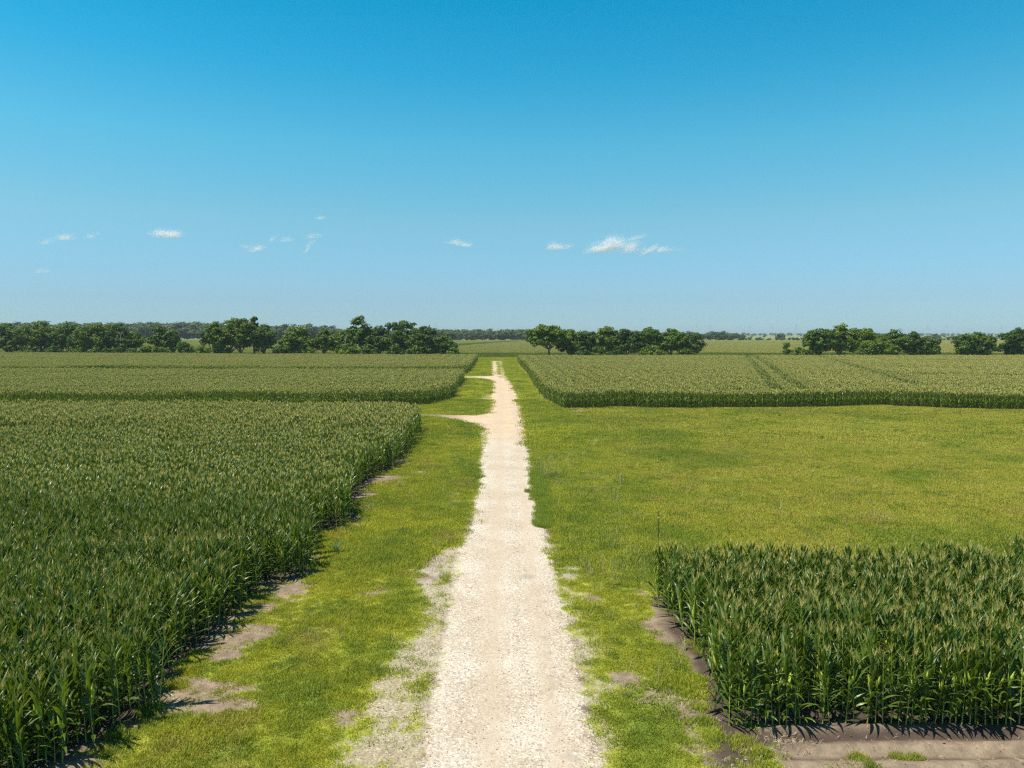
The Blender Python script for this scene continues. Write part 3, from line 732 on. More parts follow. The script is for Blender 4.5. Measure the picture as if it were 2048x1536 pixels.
grass('long_verge_grass', 9000, -13, 12, 13, 34, tf_mid, 'longer dark green grass tufts on the near verges', cond=tall)
grass('middle_grass', 84000, -16, 56, 30, 66, tf_far, 'yellow green grass of the verges and nearer pasture')
grass('pasture_grass', 62000, -24, 92, 62, 108, tf_vfar, 'olive and yellow pasture grass in front of the right cornfield')
grass('road_end_grass', 9000, -16, 6, 100, 301, tf_vfar, 'grass strips on both sides of the far end of the road')
drz = lambda x, y: ((x > 1.8) & (x < 6.5))*np.clip((fbm(x+5, y+50, 1.6, 2)-.38)*4, 0, 1) + .04
grass('dry_grass', 5200, -8, 34, 19, 60, tf_dry, 'pale dry grass stems standing in the right verge', .7, 1.4, drz)
# weeds on the bare strip and beside the near right corn
def spot_tufts(name, spots, src, label, n, r):
    P = []
    for px, py, rr in spots:
        cx, cy = at(px, py)
        for _ in range(n):
            a = rs.uniform(0, 6.28); q = r*rr*sqrt(rs.rand()); P.append((cx+q*cos(a), cy+q*sin(a)*(.8 if cy < 30 else 1.4)))
    P = np.array(P); m = len(P)
    return tag(scatter(name, src, np.stack([P[:, 0], P[:, 1], height(P[:, 0], P[:, 1])], -1), np.stack([np.zeros(m), np.zeros(m), rs.uniform(0, 6, m)], -1), np.repeat(rs.uniform(.6, 1.15, (m, 1)), 3, 1), rs.randint(0, len(src), m)), label, 'grass')
spot_tufts('soil_weeds', [(1488, 1500, .9), (1478, 1478, .7), (1495, 1530, .8), (1395, 1300, .7), (1390, 1285, .5), (1410, 1440, .5), (1400, 1415, .6), (1432, 1475, .4)], tf_mid, 'green grass weeds growing on the dark soil beside the right corn block', 13, .45)
spot_tufts('strip_weeds', [(1700, 1545, 1.3), (1755, 1540, .6), (1797, 1512, .3), (1718, 1512, .3), (1835, 1512, .15), (1525, 1505, .3)], tf_mid, 'low green grass growing on the bare strip before the right corn block', 16, .4)

M_LUSH = leaf_mat('lush_grass', (0.17, 0.245, 0.026), (0.24, 0.31, 0.032), .6, .3, (0.24, 0.32, 0.03), 2, .2)
tf_lush = [tuft(500+i, 44, .2, .24, .012, M_LUSH, .7) for i in range(4)]
spot_tufts('lush_grass', [(1079+3*sin(k*2.1), 946+k*3.4, .62+.12*sin(k*1.3)) for k in range(16)]+[(1088+3*sin(k*1.7), 1003+k*4.2, .5+.1*sin(k*2)) for k in range(13)], tf_lush, 'two lush green humps of grass spreading over the right road edge', 34, 1.0)
spot_tufts('notch_weeds', [(640, 1090, .9), (628, 1068, .8), (655, 1100, .6), (385, 1340, .6), (350, 1370, .5), (300, 1420, .5)], tf_mid, 'green weeds growing at the ragged edge of the left cornfield', 34, .6)
# ------------------------------------------------------------------ stones and straw
def rock(seed, mat):
    rng = random.Random(seed); V = []; F = []
    t = (1+sqrt(5))/2
    ico = [(-1, t, 0), (1, t, 0), (-1, -t, 0), (1, -t, 0), (0, -1, t), (0, 1, t), (0, -1, -t), (0, 1, -t), (t, 0, -1), (t, 0, 1), (-t, 0, -1), (-t, 0, 1)]
    fc = [(0, 11, 5), (0, 5, 1), (0, 1, 7), (0, 7, 10), (0, 10, 11), (1, 5, 9), (5, 11, 4), (11, 10, 2), (10, 7, 6), (7, 1, 8), (3, 9, 4), (3, 4, 2), (3, 2, 6), (3, 6, 8), (3, 8, 9), (4, 9, 5), (2, 4, 11), (6, 2, 10), (8, 6, 7), (9, 8, 1)]
    V = [Vector(v).normalized()*rng.uniform(.7, 1.1) for v in ico]
    return mesh_obj('stone', [(v.x, v.y*.8, v.z*.6+.25) for v in V], fc, mat, link=False)
stones = [rock(i, M_STONE) for i in range(4)] + [rock(9+i, M_STONED) for i in range(3)]
m = 34000; x = rs.uniform(-6, 5, m); y = 12 + 48*rs.rand(m)**1.5; rd = road_sdf(x, y)
k = (rs.rand(m) < np.clip(.75+rd*1.4, 0, 1)*(rd > -1.2)*.9) | ((rd < -.1) & (rs.rand(m) < grav_fn(x, y)*1.1-.15)); x, y = x[k], y[k]; m = len(x)
vi = np.where(rs.rand(m) < .55, rs.randint(0, 4, m), rs.randint(4, 7, m)); ss = (.006+.017*rs.rand(m)**3)*np.where(vi > 3, 1.25, 1)
tag(scatter('gravel', stones, np.stack([x, y, height(x, y)+.010], -1), rs.uniform(0, 6, (m, 3))*[.1, .1, 1], np.repeat(ss[:, None], 3, 1), vi), 'loose pale and brown stones lying on the gravel road', 'gravel')
m = 9000; x = rs.uniform(-12, 16, m); y = rs.uniform(13, 30, m); b = bare_fn(x, y); k = (b > .55) & (road_sdf(x, y) < -.3) & (rs.rand(m) < np.where(sdf(STRIP, x, y) > 0, 1, .35)); x, y = x[k], y[k]; m = len(x)
M_CLOD = plain('soil_clod', (0.11, 0.083, 0.062), (0.25, 0.195, 0.145), .95, 9)
tag(scatter('soil_clods', [rock(30+i, M_CLOD) for i in range(4)], np.stack([x, y, height(x, y)], -1), rs.uniform(0, 6, (m, 3))*[.2, .2, 1], np.repeat((.012+.035*rs.rand(m)**3)[:, None], 3, 1), rs.randint(0, 4, m)), 'crumbs and clods of dry soil on the bare ground', 'soil')
straw = [tuft(200+i, 6, .05, .13, .006, M_STRAW, .1) for i in range(3)]
def lay(name, spots, label):
    P = []
    for px, py, r_, n_ in spots:
        cx, cy = at(px, py)
        for _ in range(n_): a = rs.uniform(0, 6.28); q = r_*sqrt(rs.rand()); P.append((cx+q*1.5*cos(a), cy+q*sin(a)))
    P = np.array(P); m = len(P)
    tag(scatter(name, straw, np.stack([P[:, 0], P[:, 1], height(P[:, 0], P[:, 1])+.012], -1), np.stack([rs.uniform(1.1, 1.5, m), np.zeros(m), rs.uniform(0, 6.28, m)], -1), np.repeat(rs.uniform(.5, 1.2, (m, 1)), 3, 1), rs.randint(0, 3, m)), label, 'straw')
lay('straw', [(1560, 1472, .35, 60), (1530, 1510, .4, 60), (1480, 1535, .4, 40), (1590, 1495, .3, 30), (1900, 1470, 2.2, 60), (1750, 1500, 2.0, 60), (1360, 1420, .8, 80), (1330, 1385, .8, 60), (520, 1250, 1.2, 60), (440, 1400, 1.0, 60)], 'dry straw and leaf litter on the bare soil')

# ------------------------------------------------------------------ weeds, posts
def weed(name, px, py, h, n, label, mat, w=.03):
    rng = random.Random(int(px)); x, y = at(px, py); root = empty(name, (x, y, float(height(x, y))))
    o = MB()
    for k in range(n):
        V, F = leaf_strip(Vector((rng.uniform(-.12, .12), rng.uniform(-.12, .12), 0)), rng.uniform(0, 6.28), R(rng.uniform(50, 85)), R(rng.uniform(20, 110)), h*rng.uniform(.6, 1.1), w, 5, .2, .2, rng, True)
        o.add(V, F)
    o.obj('foliage', mat, root); tag(root, label, 'weed')
weed('tall_weed', 675, 1106, .75, 26, 'clump of tall broad grass in the left verge beside the corn notch', M_WEED, .035)
weed('tall_weed', 1268, 1255, .7, 4, 'single thin upright weed left of the right corn block', M_WEED, .03)
weed('dry_weed', 1185, 893, 1.1, 16, 'sprawling pale dry weed in the grass right of the road', M_DRY, .02)
weed('dry_weed', 1168, 913, .8, 10, 'smaller pale dry weed in the grass, nearer than the sprawling one', M_DRY, .02)
weed('dry_weed', 800, 975, .75, 26, 'pale clump of long grass on the left verge by the bare soil', M_DRY, .025)
weed('dry_weed', 1365, 1298, .5, 9, 'flattened pale weed on the dark soil left of the right corn block', M_DRY, .02)
weed('green_weed', 1560, 833, .5, 30, 'low grey green weed in the far pasture before the right cornfield', M_WEED, .05)
x, y = at(1241, 977); root = empty('wooden_stake', (x, y, 0)); mb = MB()
mb.tube([(0, 0, -.1), (.01, 0, .5), (.015, 0, .93)], [.045, .042, .038], 8); mb.obj('shaft', M_WOODPOST, root)
mb = MB(); mb.tube([(.015, 0, .93), (.016, 0, .96)], [.038, .02], 8); mb.obj('cut_top', M_WOODPOST, root)
tag(root, 'short weathered wooden stake standing in the yellow pasture', 'stake')
x, y = at(1317, 1078); root = empty('fence_post', (x, y, 0)); mb = MB()
mb.box((0, 0, .66), (.038, .008, 1.5)); mb.box((0, .02, .66), (.008, .032, 1.5))
for k in range(14): mb.box((0, -.008, .2+k*.085), (.018, .010, .02))
mb.obj('shaft', M_STEEL, root)
mb = MB(); mb.box((0, -.003, 1.07), (.062, .022, .045)); mb.obj('clip', M_WHITE, root)
tag(root, 'thin dark steel fence post with a white clip, behind the right corn block', 'fence post')

# ------------------------------------------------------------------ trees
def crown_arrays(rng, lobes, n, size, flat=.75):
    """leaf clumps spread through lobes: most near the surface, some inside, gaps between"""
    P = []; Nn = []
    vol = np.array([l[3]**2 for l in lobes]); vol = vol/vol.sum()
    idx = rng.choice(len(lobes), n, p=vol); L = np.array(lobes)[idx]
    d = rng.normal(size=(n, 3)); d /= np.linalg.norm(d, axis=1)[:, None]
    rr = 1-.5*rng.rand(n)**1.3; rr *= 1+.05*rng.normal(size=n)
    p = L[:, :3] + d*(L[:, 3]*rr)[:, None]*[1, 1, flat]
    # leaves gather in sprays: each clump of leaves sits round one of far fewer twig ends
    mc = max(8, n//26); tw = p[:mc]; dt = d[:mc]; own = rng.randint(mc, size=n)
    e = rng.normal(size=(n, 3)); e /= np.linalg.norm(e, axis=1)[:, None]
    cr = size*rng.uniform(2.0, 3.3, mc)[own][:, None]*rng.rand(n, 1)**.45
    p = tw[own] + e*cr*[1.15, 1.15, .7]
    nn = e*.6 + dt[own]*.5 + [0, 0, .35] + rng.normal(size=(n, 3))*.45; nn /= np.linalg.norm(nn, axis=1)[:, None]
    t = np.cross(nn, rng.normal(size=(n, 3))); t /= np.linalg.norm(t, axis=1)[:, None]; b = np.cross(nn, t)
    s = (size*rng.uniform(.6, 1.35, n))[:, None]
    # a ragged five-sided clump bent along its middle
    V = np.stack([p+t*s, p+b*s*.6+nn*s*.2, p-t*s*.75+b*s*.3, p-t*s*.6-b*s*.45, p-b*s*.65+nn*s*.15+t*s*.2], 1).reshape(-1, 3)
    F = np.arange(n*5).reshape(n, 5)
    return V, F
def make_tree(name, px, D, wpx, top, label, mat, seed, tr=.28, n=4200, size=.42, lean=0, spiky=0, group=None, lobn=15, trunks=1, low=None, wood=None):
    rng = np.random.RandomState(seed)
    H = topz(top, D); Wd = wpx/FPX*D; x0 = atD(px, D, H/2)
    root = empty(name, (x0, D, 0))
    lo = H*tr*(.9 if name == 'spreading_tree' else .5) if low is None else low
    rz = (H-lo)/2; cz = lo+rz; rxy = Wd/2
    lobes = []
    n = int(n*2.9); size *= .86; lobn = int(lobn*1.8)
    for k in range(lobn):
        u = rng.normal(size=3); u /= np.linalg.norm(u); u = np.sign(u)*np.abs(u)**.75; q = rng.rand()**.4
        r = rng.uniform(.22, .36)*min(rxy, rz*1.3)
        sc = np.array([rxy-r*.5, (rxy-r*.5)*.75, rz-r*.75])
        if spiky and u[2] > .2: r *= .75
        c = u*q*sc; c[0] += lean*(c[2]/rz)*rxy*.4
        # crown is fuller in the middle and domed above
        lobes.append((c[0], c[1], cz+c[2], r))
    lobes.append((lean*rxy*.3, 0, H-.30*rz, .30*rz)); lobes.append((0, 0, cz, min(rxy, rz)*.55))
    if not spiky:
        for u_ in (-.42, 0, .42): lobes.append((u_*rxy, 0, H-rz*1.02+abs(u_)*-.25*rz, .60*min(rxy, rz*1.1)))
        lobes.append((0, 0, H-.5*min(rxy, rz), .46*min(rxy, rz)))
    lobes.append((-(rxy*.72), 0, cz-.1*rz, rxy*.28)); lobes.append((rxy*.72, 0, cz-.1*rz, rxy*.28))
    V, F = crown_arrays(rng, lobes, n, size)
    k = V[:, 2] > .15; V[:, 2] = np.where(k, V[:, 2], .15+rng.rand(len(V))*.3)
    tb = MB(); rb = random.Random(seed)
    for t in range(trunks):
        ox = (t-(trunks-1)/2)*rxy*.35; R0 = .022*H/sqrt(trunks)+.08
        fork = Vector((ox*1.3, 0, lo*.9+.3)); tb.tube([(ox, 0, -.3), (ox*1.1+rb.uniform(-.1, .1), 0, fork.z*.5), fork], [R0*1.25, R0, R0*.85], 8, cap=False)
        for l in lobes[t::trunks][:9]:
            mid = fork.lerp(Vector(l[:3]), .5) + Vector((rb.uniform(-.4, .4), rb.uniform(-.4, .4), .5))
            tb.tube([fork, mid, l[:3]], [R0*.6, R0*.35, R0*.08], 6, cap=False)
    tb.obj('trunk', wood or M_BARK, root, smooth=True)
    mesh_obj('crown', V, F, mat, root)
    tag(root, label, 'tree', group)
    return root
GL = 'hedgerow trees left of the road'; GR = 'trees in the grove right of the road'; G3 = 'trees in the far right grove'
def DL(px):                                             # the left tree line runs slightly askew
    return 312 - (px/910)*38
TL = [ # name, px, w, top, label, mat, kw
 ('round_tree', 18, 84, 645, 'dark round tree at the left edge of the picture', 0, dict(low=.8)),
 ('broad_tree', 80, 92, 637, 'tallest broad tree of the dense clump at the left edge', 1, dict(low=1)),
 ('broad_tree', 137, 88, 645, 'full leafy tree right of the tallest one in the left clump', 0, dict(low=.8)),
 ('broad_tree', 193, 84, 643, 'rounded tree with bright top near the middle of the left clump', 1, dict(low=1.2)),
 ('broad_tree', 238, 78, 645, 'dark tree with bare pale branches near the right of the left clump', 2, dict(low=1.5)),
 ('small_tree', 268, 44, 661, 'small tree ending the left clump, above the low bushes', 1, dict(low=3, n=1600)),
 ('small_tree', 320, 50, 647, 'upright small tree standing free right of the left clump', 0, dict(tr=.2, n=2400)),
 ('small_tree', 345, 32, 659, 'lower half tree leaning on the free standing small tree', 1, dict(tr=.2, n=1300)),
 ('loose_tree', 424, 52, 645, 'loose open crowned tree left of the big domed tree', 2, dict(tr=.25, n=2000, spiky=1)),
 ('domed_tree', 470, 104, 631, 'biggest domed tree, bright green on top, in the left tree line', 1, dict(tr=.22, n=6500, trunks=2, lobn=22)),
 ('dark_tree', 527, 62, 645, 'dark tree against the right side of the big domed tree', 0, dict(low=1.2, n=3200)),
 ('small_tree', 508, 22, 633, 'narrow dark crown poking above the big domed tree', 2, dict(low=9, n=700, lobn=6)),
 ('bushy_tree', 595, 78, 653, 'low bushy tree right of the big domed tree', 1, dict(low=.5, n=3600)),
 ('bushy_tree', 648, 42, 656, 'thin bushy tree between the low bushy tree and the jagged one', 0, dict(tr=.25, n=1800)),
 ('bushy_tree', 684, 56, 657, 'bushy tree with a pale dead branch, left of the jagged tree', 1, dict(low=.5, n=2800)),
 ('jagged_tree', 726, 62, 630, 'tall jagged tree leaning left in the right half of the left tree line', 0, dict(low=3, n=3800, spiky=1, lean=-.6, lobn=18)),
 ('jagged_tree', 755, 56, 652, 'shorter dark tree under the tall jagged tree', 2, dict(low=.8, n=2800)),
 ('broad_tree', 806, 92, 637, 'large rounded tree near the right end of the left tree line', 0, dict(low=.8, n=5600, spiky=1, lobn=22)),
 ('broad_tree', 850, 58, 648, 'sloping dark tree right of the large rounded tree', 2, dict(low=.6, n=3000)),
 ('small_tree', 888, 52, 667, 'lowest tree ending the left tree line beside the road', 0, dict(low=.4, n=2200))]
for i, (nm, px, w, top, lab, mi, kw) in enumerate(TL):
    make_tree(nm, px, DL(px)+(i % 3)*1.5, w, top, lab, M_TREE[mi], 900+i, group=GL, **kw)
TR = [
 ('spreading_tree', 1098, 90, 649, 'spreading bright tree with a bare trunk, nearest the road end', 1, dict(tr=.34, n=5600, lean=-.45, lobn=22), 272, GR),
 ('broad_tree', 1143, 62, 657, 'dark green tree right of the spreading tree', 0, dict(low=.7, n=3400), 275, GR),
 ('small_tree', 1180, 46, 661, 'lower dark tree in the dip of the road side grove', 2, dict(low=.6, n=2300), 277, GR),
 ('jagged_tree', 1216, 54, 651, 'jagged olive topped tree in the middle of the road side grove', 1, dict(low=.6, n=3000, spiky=1), 276, GR),
 ('broad_tree', 1254, 62, 656, 'dark dense tree right of the jagged olive topped tree', 2, dict(low=1.2, n=3600), 276, GR),
 ('broad_tree', 1297, 62, 653, 'tree with dark gaps below its crown in the road side grove', 0, dict(tr=.3, n=3600, trunks=2), 277, GR),
 ('broad_tree', 1342, 70, 654, 'broad tree second from the right end of the road side grove', 0, dict(tr=.22, n=4000), 276, GR),
 ('leaning_tree', 1380, 62, 663, 'drooping tree at the right end of the road side grove', 2, dict(tr=.2, n=3200, lean=.3), 275, GR),
 ('young_tree', 1573, 15, 684, 'small upright young tree alone in the gap before the far right grove', 0, dict(low=.6, n=500, size=.28, lobn=7), 270, None),
 ('broad_tree', 1640, 66, 653, 'rounded tree at the left end of the far right grove', 0, dict(tr=.2, n=3800), 274, G3),
 ('broad_tree', 1680, 74, 648, 'highest tree of the far right grove', 1, dict(tr=.22, n=4600, lobn=20), 276, G3),
 ('broad_tree', 1733, 64, 655, 'rounded green tree in the middle of the far right grove', 1, dict(tr=.2, n=3600), 275, G3),
 ('bushy_tree', 1752, 62, 676, 'light green low bushy tree filling the foot of the far right grove', 1, dict(low=.3, n=2600), 270, G3),
 ('broad_tree', 1787, 62, 657, 'darker tree right of the middle of the far right grove', 0, dict(low=.9, n=3400), 275, G3),
 ('broad_tree', 1824, 52, 662, 'second tree from the right end of the far right grove', 2, dict(low=.9, n=3000), 275, G3),
 ('small_tree', 1856, 46, 672, 'low sloping tree at the right end of the far right grove', 0, dict(low=.5, n=2200), 275, G3),
 ('lone_tree', 1951, 80, 661, 'lone round tree standing alone between grove and right edge', 0, dict(low=.5, n=4200, lobn=20), 268, None),
 ('edge_tree', 2036, 64, 653, 'jagged tree cut off by the right edge of the picture', 2, dict(low=.6, n=3600, spiky=1), 268, None)]
for i, (nm, px, w, top, lab, mi, kw, D, g) in enumerate(TR):
    make_tree(nm, px, D, w, top, lab, M_TREE[mi], 1300+i, group=g, **kw)
# bushes: foliage down to the ground
BU = [(62, 40, 690, 'low dark bush at the foot of the leftmost clump'), (108, 36, 688, 'bush under the second tree of the left clump'), (160, 44, 689, 'dark bush under the middle of the left clump'),
      (205, 50, 684, 'light green bush low in the left clump'), (250, 50, 684, 'wide bush at the right foot of the left clump'), (288, 34, 688, 'low bush ending the left clump'),
      (322, 38, 690, 'bush below the free standing small tree'), (372, 40, 682, 'yellowish bush right of the free standing small tree'), (402, 30, 690, 'low bush left of the open crowned tree'),
      (440, 40, 688, 'dark bush below the open crowned tree'), (560, 36, 690, 'bush between the big domed tree and the low bushy tree'), (618, 26, 694, 'yellow green bush at the foot of the low bushy tree'),
      (700, 44, 684, 'bush below the jagged tree'), (740, 40, 684, 'dark bush right of the jagged tree foot'), (830, 40, 688, 'bush at the foot of the large rounded tree'), (905, 22, 694, 'last low bush of the left tree line')]
for i, (px, w, top, lab) in enumerate(BU):
    make_tree('bush', px, DL(px)-3.5, w, top, lab, M_TREE[(1, 0, 1)[i % 3]], 1700+i, group='bushes along the left tree line', n=1100, size=.34, low=.2, lobn=9)
for i, (px, w, top, lab) in enumerate([(1165, 30, 692, 'dark bush left in the road side grove'), (1200, 34, 690, 'bush low under the jagged olive topped tree'), (1308, 50, 687, 'light green bush under the trees of the road side grove'), (1235, 30, 690, 'green bush in the middle of the road side grove'),
                                       (1370, 40, 696, 'low bush below the drooping tree'), (1596, 30, 693, 'low dark bush right of the young tree'), (1612, 24, 698, 'lowest bush left of the far right grove'), (1720, 26, 694, 'bush at the foot of the far right grove'), (1790, 44, 690, 'light bush right in the far right grove')]):
    make_tree('bush', px, 267.5, w, top, lab, M_TREE[(2, 0, 1)[i % 3]], 1800+i, group='bushes below the right groves', n=1000, size=.32, low=.2, lobn=9)
# pale dead branches in two crowns of the left line
def dead_branch(px, py, D, label, seed):
    rb = random.Random(seed); x = atD(px, D, 5); z = topz(py, D); o = MB()
    a = Vector((0, 0, -3)); b = Vector((.3, 0, -.6)); o.tube([a, b, (1.3, 0, 1.6)], [.13, .1, .03], 6); o.tube([b, (-.3, -.1, .5), (-1.0, -.2, 1.6)], [.08, .06, .02], 5); o.tube([(.8, 0, .6), (1.9, 0, .9)], [.05, .02], 5)
    ob = o.obj('dead_branch', M_DEADW); ob.location = (x, D, z); tag(ob, label, 'branch')
dead_branch(241, 668, 293.5, 'pale bare branch sticking out of the left clump', 1)
dead_branch(690, 675, 277.5, 'pale bare branch in front of the bushy tree by the jagged one', 2)
# small orange marker at a gap in the tree line
x = atD(642, 284, 2); root = empty('marker_post', (x, 284, 0)); mb = MB(); mb.tube([(0, 0, -.2), (0, 0, 3.0)], [.04, .04], 8); mb.obj('pole', M_GALV, root)
M_OR = plain('orange_paint', (0.75, 0.28, 0.02), (0.8, 0.33, 0.03), .5, 5)
mb = MB(); mb.box((0, -.06, 2.9), (.75, .04, .5)); mb.obj('panel', M_OR, root); tag(root, 'tiny orange marker panel on a pole in a gap of the left tree line', 'marker')

# the far wood and scattered far trees
fw = []
for i in range(6):
    rng = np.random.RandomState(60+i); H = 1.0; lobes = []
    for k in range(11):
        u = rng.normal(size=3); u /= np.linalg.norm(u); q = rng.rand()**.5
        r = rng.uniform(.14, .22); lobes.append((u[0]*q*.30, u[1]*q*.30, .58+u[2]*q*.26, r))
    lobes.append((0, 0, .3, .22))
    V, F = crown_arrays(rng, lobes, 900, .045)
    V[:, 2] = np.clip(V[:, 2], 0.01, 1.1)
    fw.append(mesh_obj('far_tree', V, F, M_FAR, link=False))
def wood(name, bands, label):
    P, Sc, vi = [], [], []
    for px0, px1, D0, D1, h0, h1, n_ in bands:
        for k in range(n_):
            px = px0+(px1-px0)*(k+rs.uniform(-.5, 1.5))/n_; D = rs.uniform(D0, D1); h = rs.uniform(h0, h1)
            P.append((atD(px, D, 5), D, 0)); w_ = h*rs.uniform(1.0, 1.5); Sc.append((w_, w_, h)); vi.append(rs.randint(6))
    m = len(P); tag(scatter(name, fw, P, np.stack([np.zeros(m), np.zeros(m), rs.uniform(0, 6, m)], -1), Sc, vi), label, 'woodland')
wood('left_far_wood', [(-30, 430, 905, 960, 22, 28, 60), (-30, 440, 960, 1040, 26, 32, 60), (400, 660, 905, 1000, 20, 27, 70), (620, 730, 905, 1000, 16, 22, 30)], 'far hazy woodland rising behind the left tree line')
wood('middle_far_wood', [(700, 1060, 905, 960, 13, 18, 90), (700, 1060, 960, 1030, 16, 20.5, 80), (1050, 1300, 905, 990, 12, 17, 60)], 'far dark woodland closing the view beyond the road end')
wood('right_far_wood', [(1300, 1475, 905, 980, 11, 16.5, 34), (1475, 1560, 905, 960, 4, 8, 12), (1560, 1640, 905, 950, 5, 8, 12), (1840, 2070, 905, 960, 5, 10, 26)], 'thinning far woodland beyond the right cornfield')
wood('horizon_woods', [(1380, 2080, 2600, 3400, 13, 19, 130), (1380, 2080, 1700, 1900, 6, 11, 26)], 'blue woods along the horizon on the right')
for px, w, top, D, lab in ((1561, 18, 667, 930, 'single round far tree beyond the right cornfield'), (1460, 14, 668, 940, 'leftmost single far tree beyond the right cornfield'), (1484, 10, 669, 940, 'thin far tree between two others beyond the right cornfield'), (1871, 24, 667, 960, 'far dark tree just left of the lone round tree')):
    make_tree('far_tree', px, D, w, top, lab, M_FAR, int(px), n=700, size=.8, low=2, lobn=8, group='single far trees beyond the right cornfield')

# power line towers on the horizon
def pylon():
    o = MB(); H = 46; b = 4.2
    def leg(z): return b*(1-z/30)+.8*(z/30) if z < 30 else .8
    zs = [0, 8, 15, 21, 26, 30, 36, 42]
    for sx in (-1, 1):
        for sy in (-1, 1):
            o.tube([(sx*leg(z), sy*leg(z), z) for z in zs]+[(0, 0, H)], [.12]*9, 4)
    for a, c in zip(zs[:-1], zs[1:]):
        for s in (-1, 1):
            o.tube([(-leg(a), s*leg(a), a), (leg(c), s*leg(c), c)], [.07]*2, 3); o.tube([(leg(a), s*leg(a), a), (-leg(c), s*leg(c), c)], [.07]*2, 3)
            o.tube([(s*leg(a), -leg(a), a), (s*leg(c), leg(c), c)], [.07]*2, 3)
    arms = MB()
    for z, w in ((30, 8), (36, 6.5), (42, 5)):
        for s in (-1, 1):
            arms.tube([(s*.8, 0, z+1.4), (s*w, 0, z+.2)], [.09, .07], 4); arms.tube([(s*.8, 0, z), (s*w, 0, z+.2)], [.09, .07], 4); arms.tube([(s*w, 0, z+.2), (s*w, 0, z-1.6)], [.1, .1], 4)
    return o, arms
po, pa = pylon(); pm = po.obj('tower_source', M_GALV, link=False).data; am = pa.obj('arm_source', M_GALV, link=False).data
for k, (px, lab) in enumerate([(1393, 'left of the middle'), (1420, 'just right of the road side grove'), (1500, 'over the open fields'), (1545, 'left of the single round far tree'), (1592, 'left of the far right grove'), (1855, 'right of the far right grove'), (1893, 'left of the lone round tree'), (2003, 'right of the lone round tree'), (672, 'above the wood left of the jagged tree'), (872, 'where the left tree line ends')]):
    D = 2450+40*(k % 3); r = empty('pylon', (atD(px, D, 20), D, 0), .25)
    a = bpy.data.objects.new('tower', pm); C.objects.link(a); a.parent = r
    a = bpy.data.objects.new('cross_arms', am); C.objects.link(a); a.parent = r
    tag(r, 'faint lattice pylon on the horizon ' + lab, 'pylon', 'pylons along the horizon')

# ------------------------------------------------------------------ clouds (puffs of countless small droplets' worth of white flecks, kilometres away)
M_CLOUD, nd, lk = newmat('cloud')
p = N(nd, 'ShaderNodeBsdfDiffuse'); p.inputs[0].default_value = (.92, .93, .98, 1)
t = N(nd, 'ShaderNodeBsdfTranslucent'); t.inputs[0].default_value = (.92, .93, .98, 1)
mx = N(nd, 'ShaderNodeMixShader'); mx.inputs[0].default_value = .5; lk.new(p.outputs[0], mx.inputs[1]); lk.new(t.outputs[0], mx.inputs[2])
lk.new(mx.outputs[0], N(nd, 'ShaderNodeOutputMaterial').inputs[0])
CD = 9000.0
def cloud(label, lobes, seed):
    """lobes: pixel x, y, half width, half height, cover 0..1, tilt"""
    rng = np.random.RandomState(seed); m = CD/FPX; P = []
    for px, py, w, h, cov, tilt in lobes:
        n = int(min(cov, 1.25)*w*h*m*m*pi/12*1.1)
        u = rng.normal(size=(n*2, 2))*.47; z = rng.rand(n*2)
        fl = fbm(u[:, 0]*w*.07+px, u[:, 1]*h*.13+py, 1.0, 3)              # ragged, with a flatter base
        k = (rng.rand(n*2) < np.clip((fl-.28)*3.2, 0, 1)) & (u[:, 1] > -.62); u = u[k]
        xx = u[:, 0]*w; yy = u[:, 1]*h*np.where(u[:, 1] < 0, .65, 1.1) + u[:, 0]*w*tilt
        P.append(np.stack([atD(px, CD, 900)+xx*m, CD+rng.normal(size=len(xx))*w*m*.3, topz(py, CD)+yy*m], -1))
    P = np.vstack(P); c = P.mean(0); P = P-c; n = len(P)
    a = rng.normal(size=(n, 3)); a /= np.linalg.norm(a, axis=1)[:, None]; b = np.cross(a, rng.normal(size=(n, 3))); b /= np.linalg.norm(b, axis=1)[:, None]
    s_ = rng.uniform(1.2, 2.5, n)[:, None]
    V = np.stack([P+a*s_, P+b*s_, P-a*s_, P-b*s_], 1).reshape(-1, 3)
    o = mesh_obj('cloud', V, np.arange(n*4).reshape(n, 4), M_CLOUD); o.location = c.tolist(); tag(o, label, 'cloud')
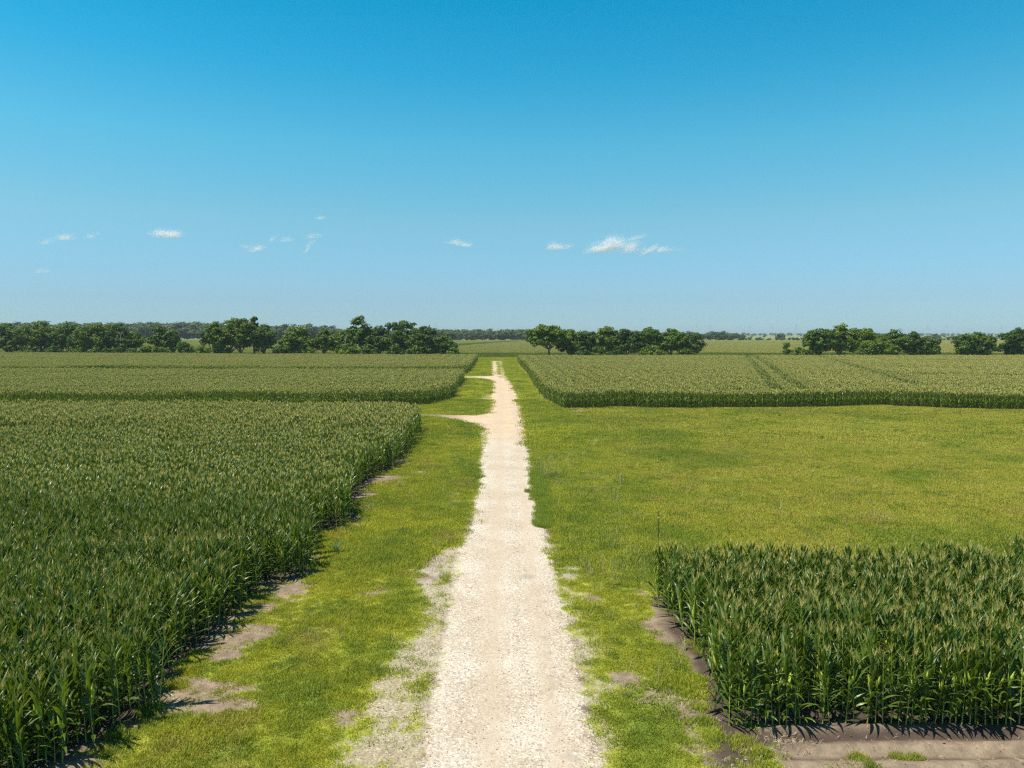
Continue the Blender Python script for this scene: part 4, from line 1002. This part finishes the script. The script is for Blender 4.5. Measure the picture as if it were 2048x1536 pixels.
for k, (lab, lobes) in enumerate([
    ('brightest cloud, low in the sky right of centre, with a flat base', [(1216, 493, 34, 17, 2.0, .20), (1226, 487, 22, 13, 2.2, .1), (1193, 500, 24, 8, 1.3, .2), (1250, 499, 36, 12, .9, .05), (1266, 491, 16, 12, .7, .4), (1205, 497, 26, 11, 1.2, .1)]),
    ('thin scrap of cloud above the right side of the brightest cloud', [(1279, 474, 14, 6, .5, .2), (1262, 478, 16, 5, .25, .3)]),
    ('flat cloud trailing right of the brightest cloud', [(1296, 501, 20, 9, 1.3, .45), (1322, 501, 26, 6, .55, .1), (1325, 497, 10, 4, .6, .2), (1350, 500, 26, 5, .2, 0)]),
    ('small flat cloud left of the brightest cloud', [(1113, 495, 26, 8, .95, .05), (1106, 491, 12, 7, .7, 0), (1134, 493, 12, 4, .5, .2)]),
    ('small thin cloud above the end of the left tree line', [(918, 488, 25, 8, .75, -.12), (908, 485, 12, 6, .5, 0), (936, 491, 12, 5, .5, 0)]),
    ('bright double puff of cloud on the left', [(321, 467, 19, 9, 1.5, 0), (347, 470, 19, 10, 1.5, .05), (334, 473, 24, 5, 1.0, 0)]),
    ('thin cloud at the far left', [(132, 476, 20, 8, .7, .05), (112, 481, 26, 6, .3, .15), (92, 486, 10, 6, .3, .3)]),
    ('tiny cloud right of the thin cloud at the far left', [(189, 473, 16, 7, .6, .15)]),
    ('highest tiny cloud, alone above the others', [(642, 436, 12, 6, .5, .1)]),
    ('faint cloud with a curling tail below the highest tiny cloud', [(626, 473, 20, 7, .5, .1), (622, 487, 12, 6, .3, .5), (615, 500, 9, 8, .35, .9)]),
    ('faint two part scrap of cloud left of the curling tail', [(546, 478, 10, 7, .4, .6), (572, 480, 20, 6, .35, .05)]),
    ('small low cloud below the two part scrap', [(514, 498, 17, 9, .75, .25), (490, 494, 16, 6, .2, 0)]),
    ('lowest faint cloud at the far left', [(82, 543, 16, 6, .3, .1)])]):
    cloud(lab, lobes, 40+k)

# ------------------------------------------------------------------ haze
hz = MB(); hz.box((0, 1700, 29.5), (6400, 3900, 62)); M_HZ, nd, lk = newmat('haze_air')
pv = N(nd, 'ShaderNodeVolumePrincipled'); pv.inputs['Color'].default_value = (0.72, 0.87, 1.0, 1); pv.inputs['Density'].default_value = .00009
lk.new(pv.outputs[0], N(nd, 'ShaderNodeOutputMaterial').inputs['Volume'])
haze = hz.obj('haze', M_HZ); tag(haze, 'thin blue summer haze over the fields', 'haze', kind='stuff')
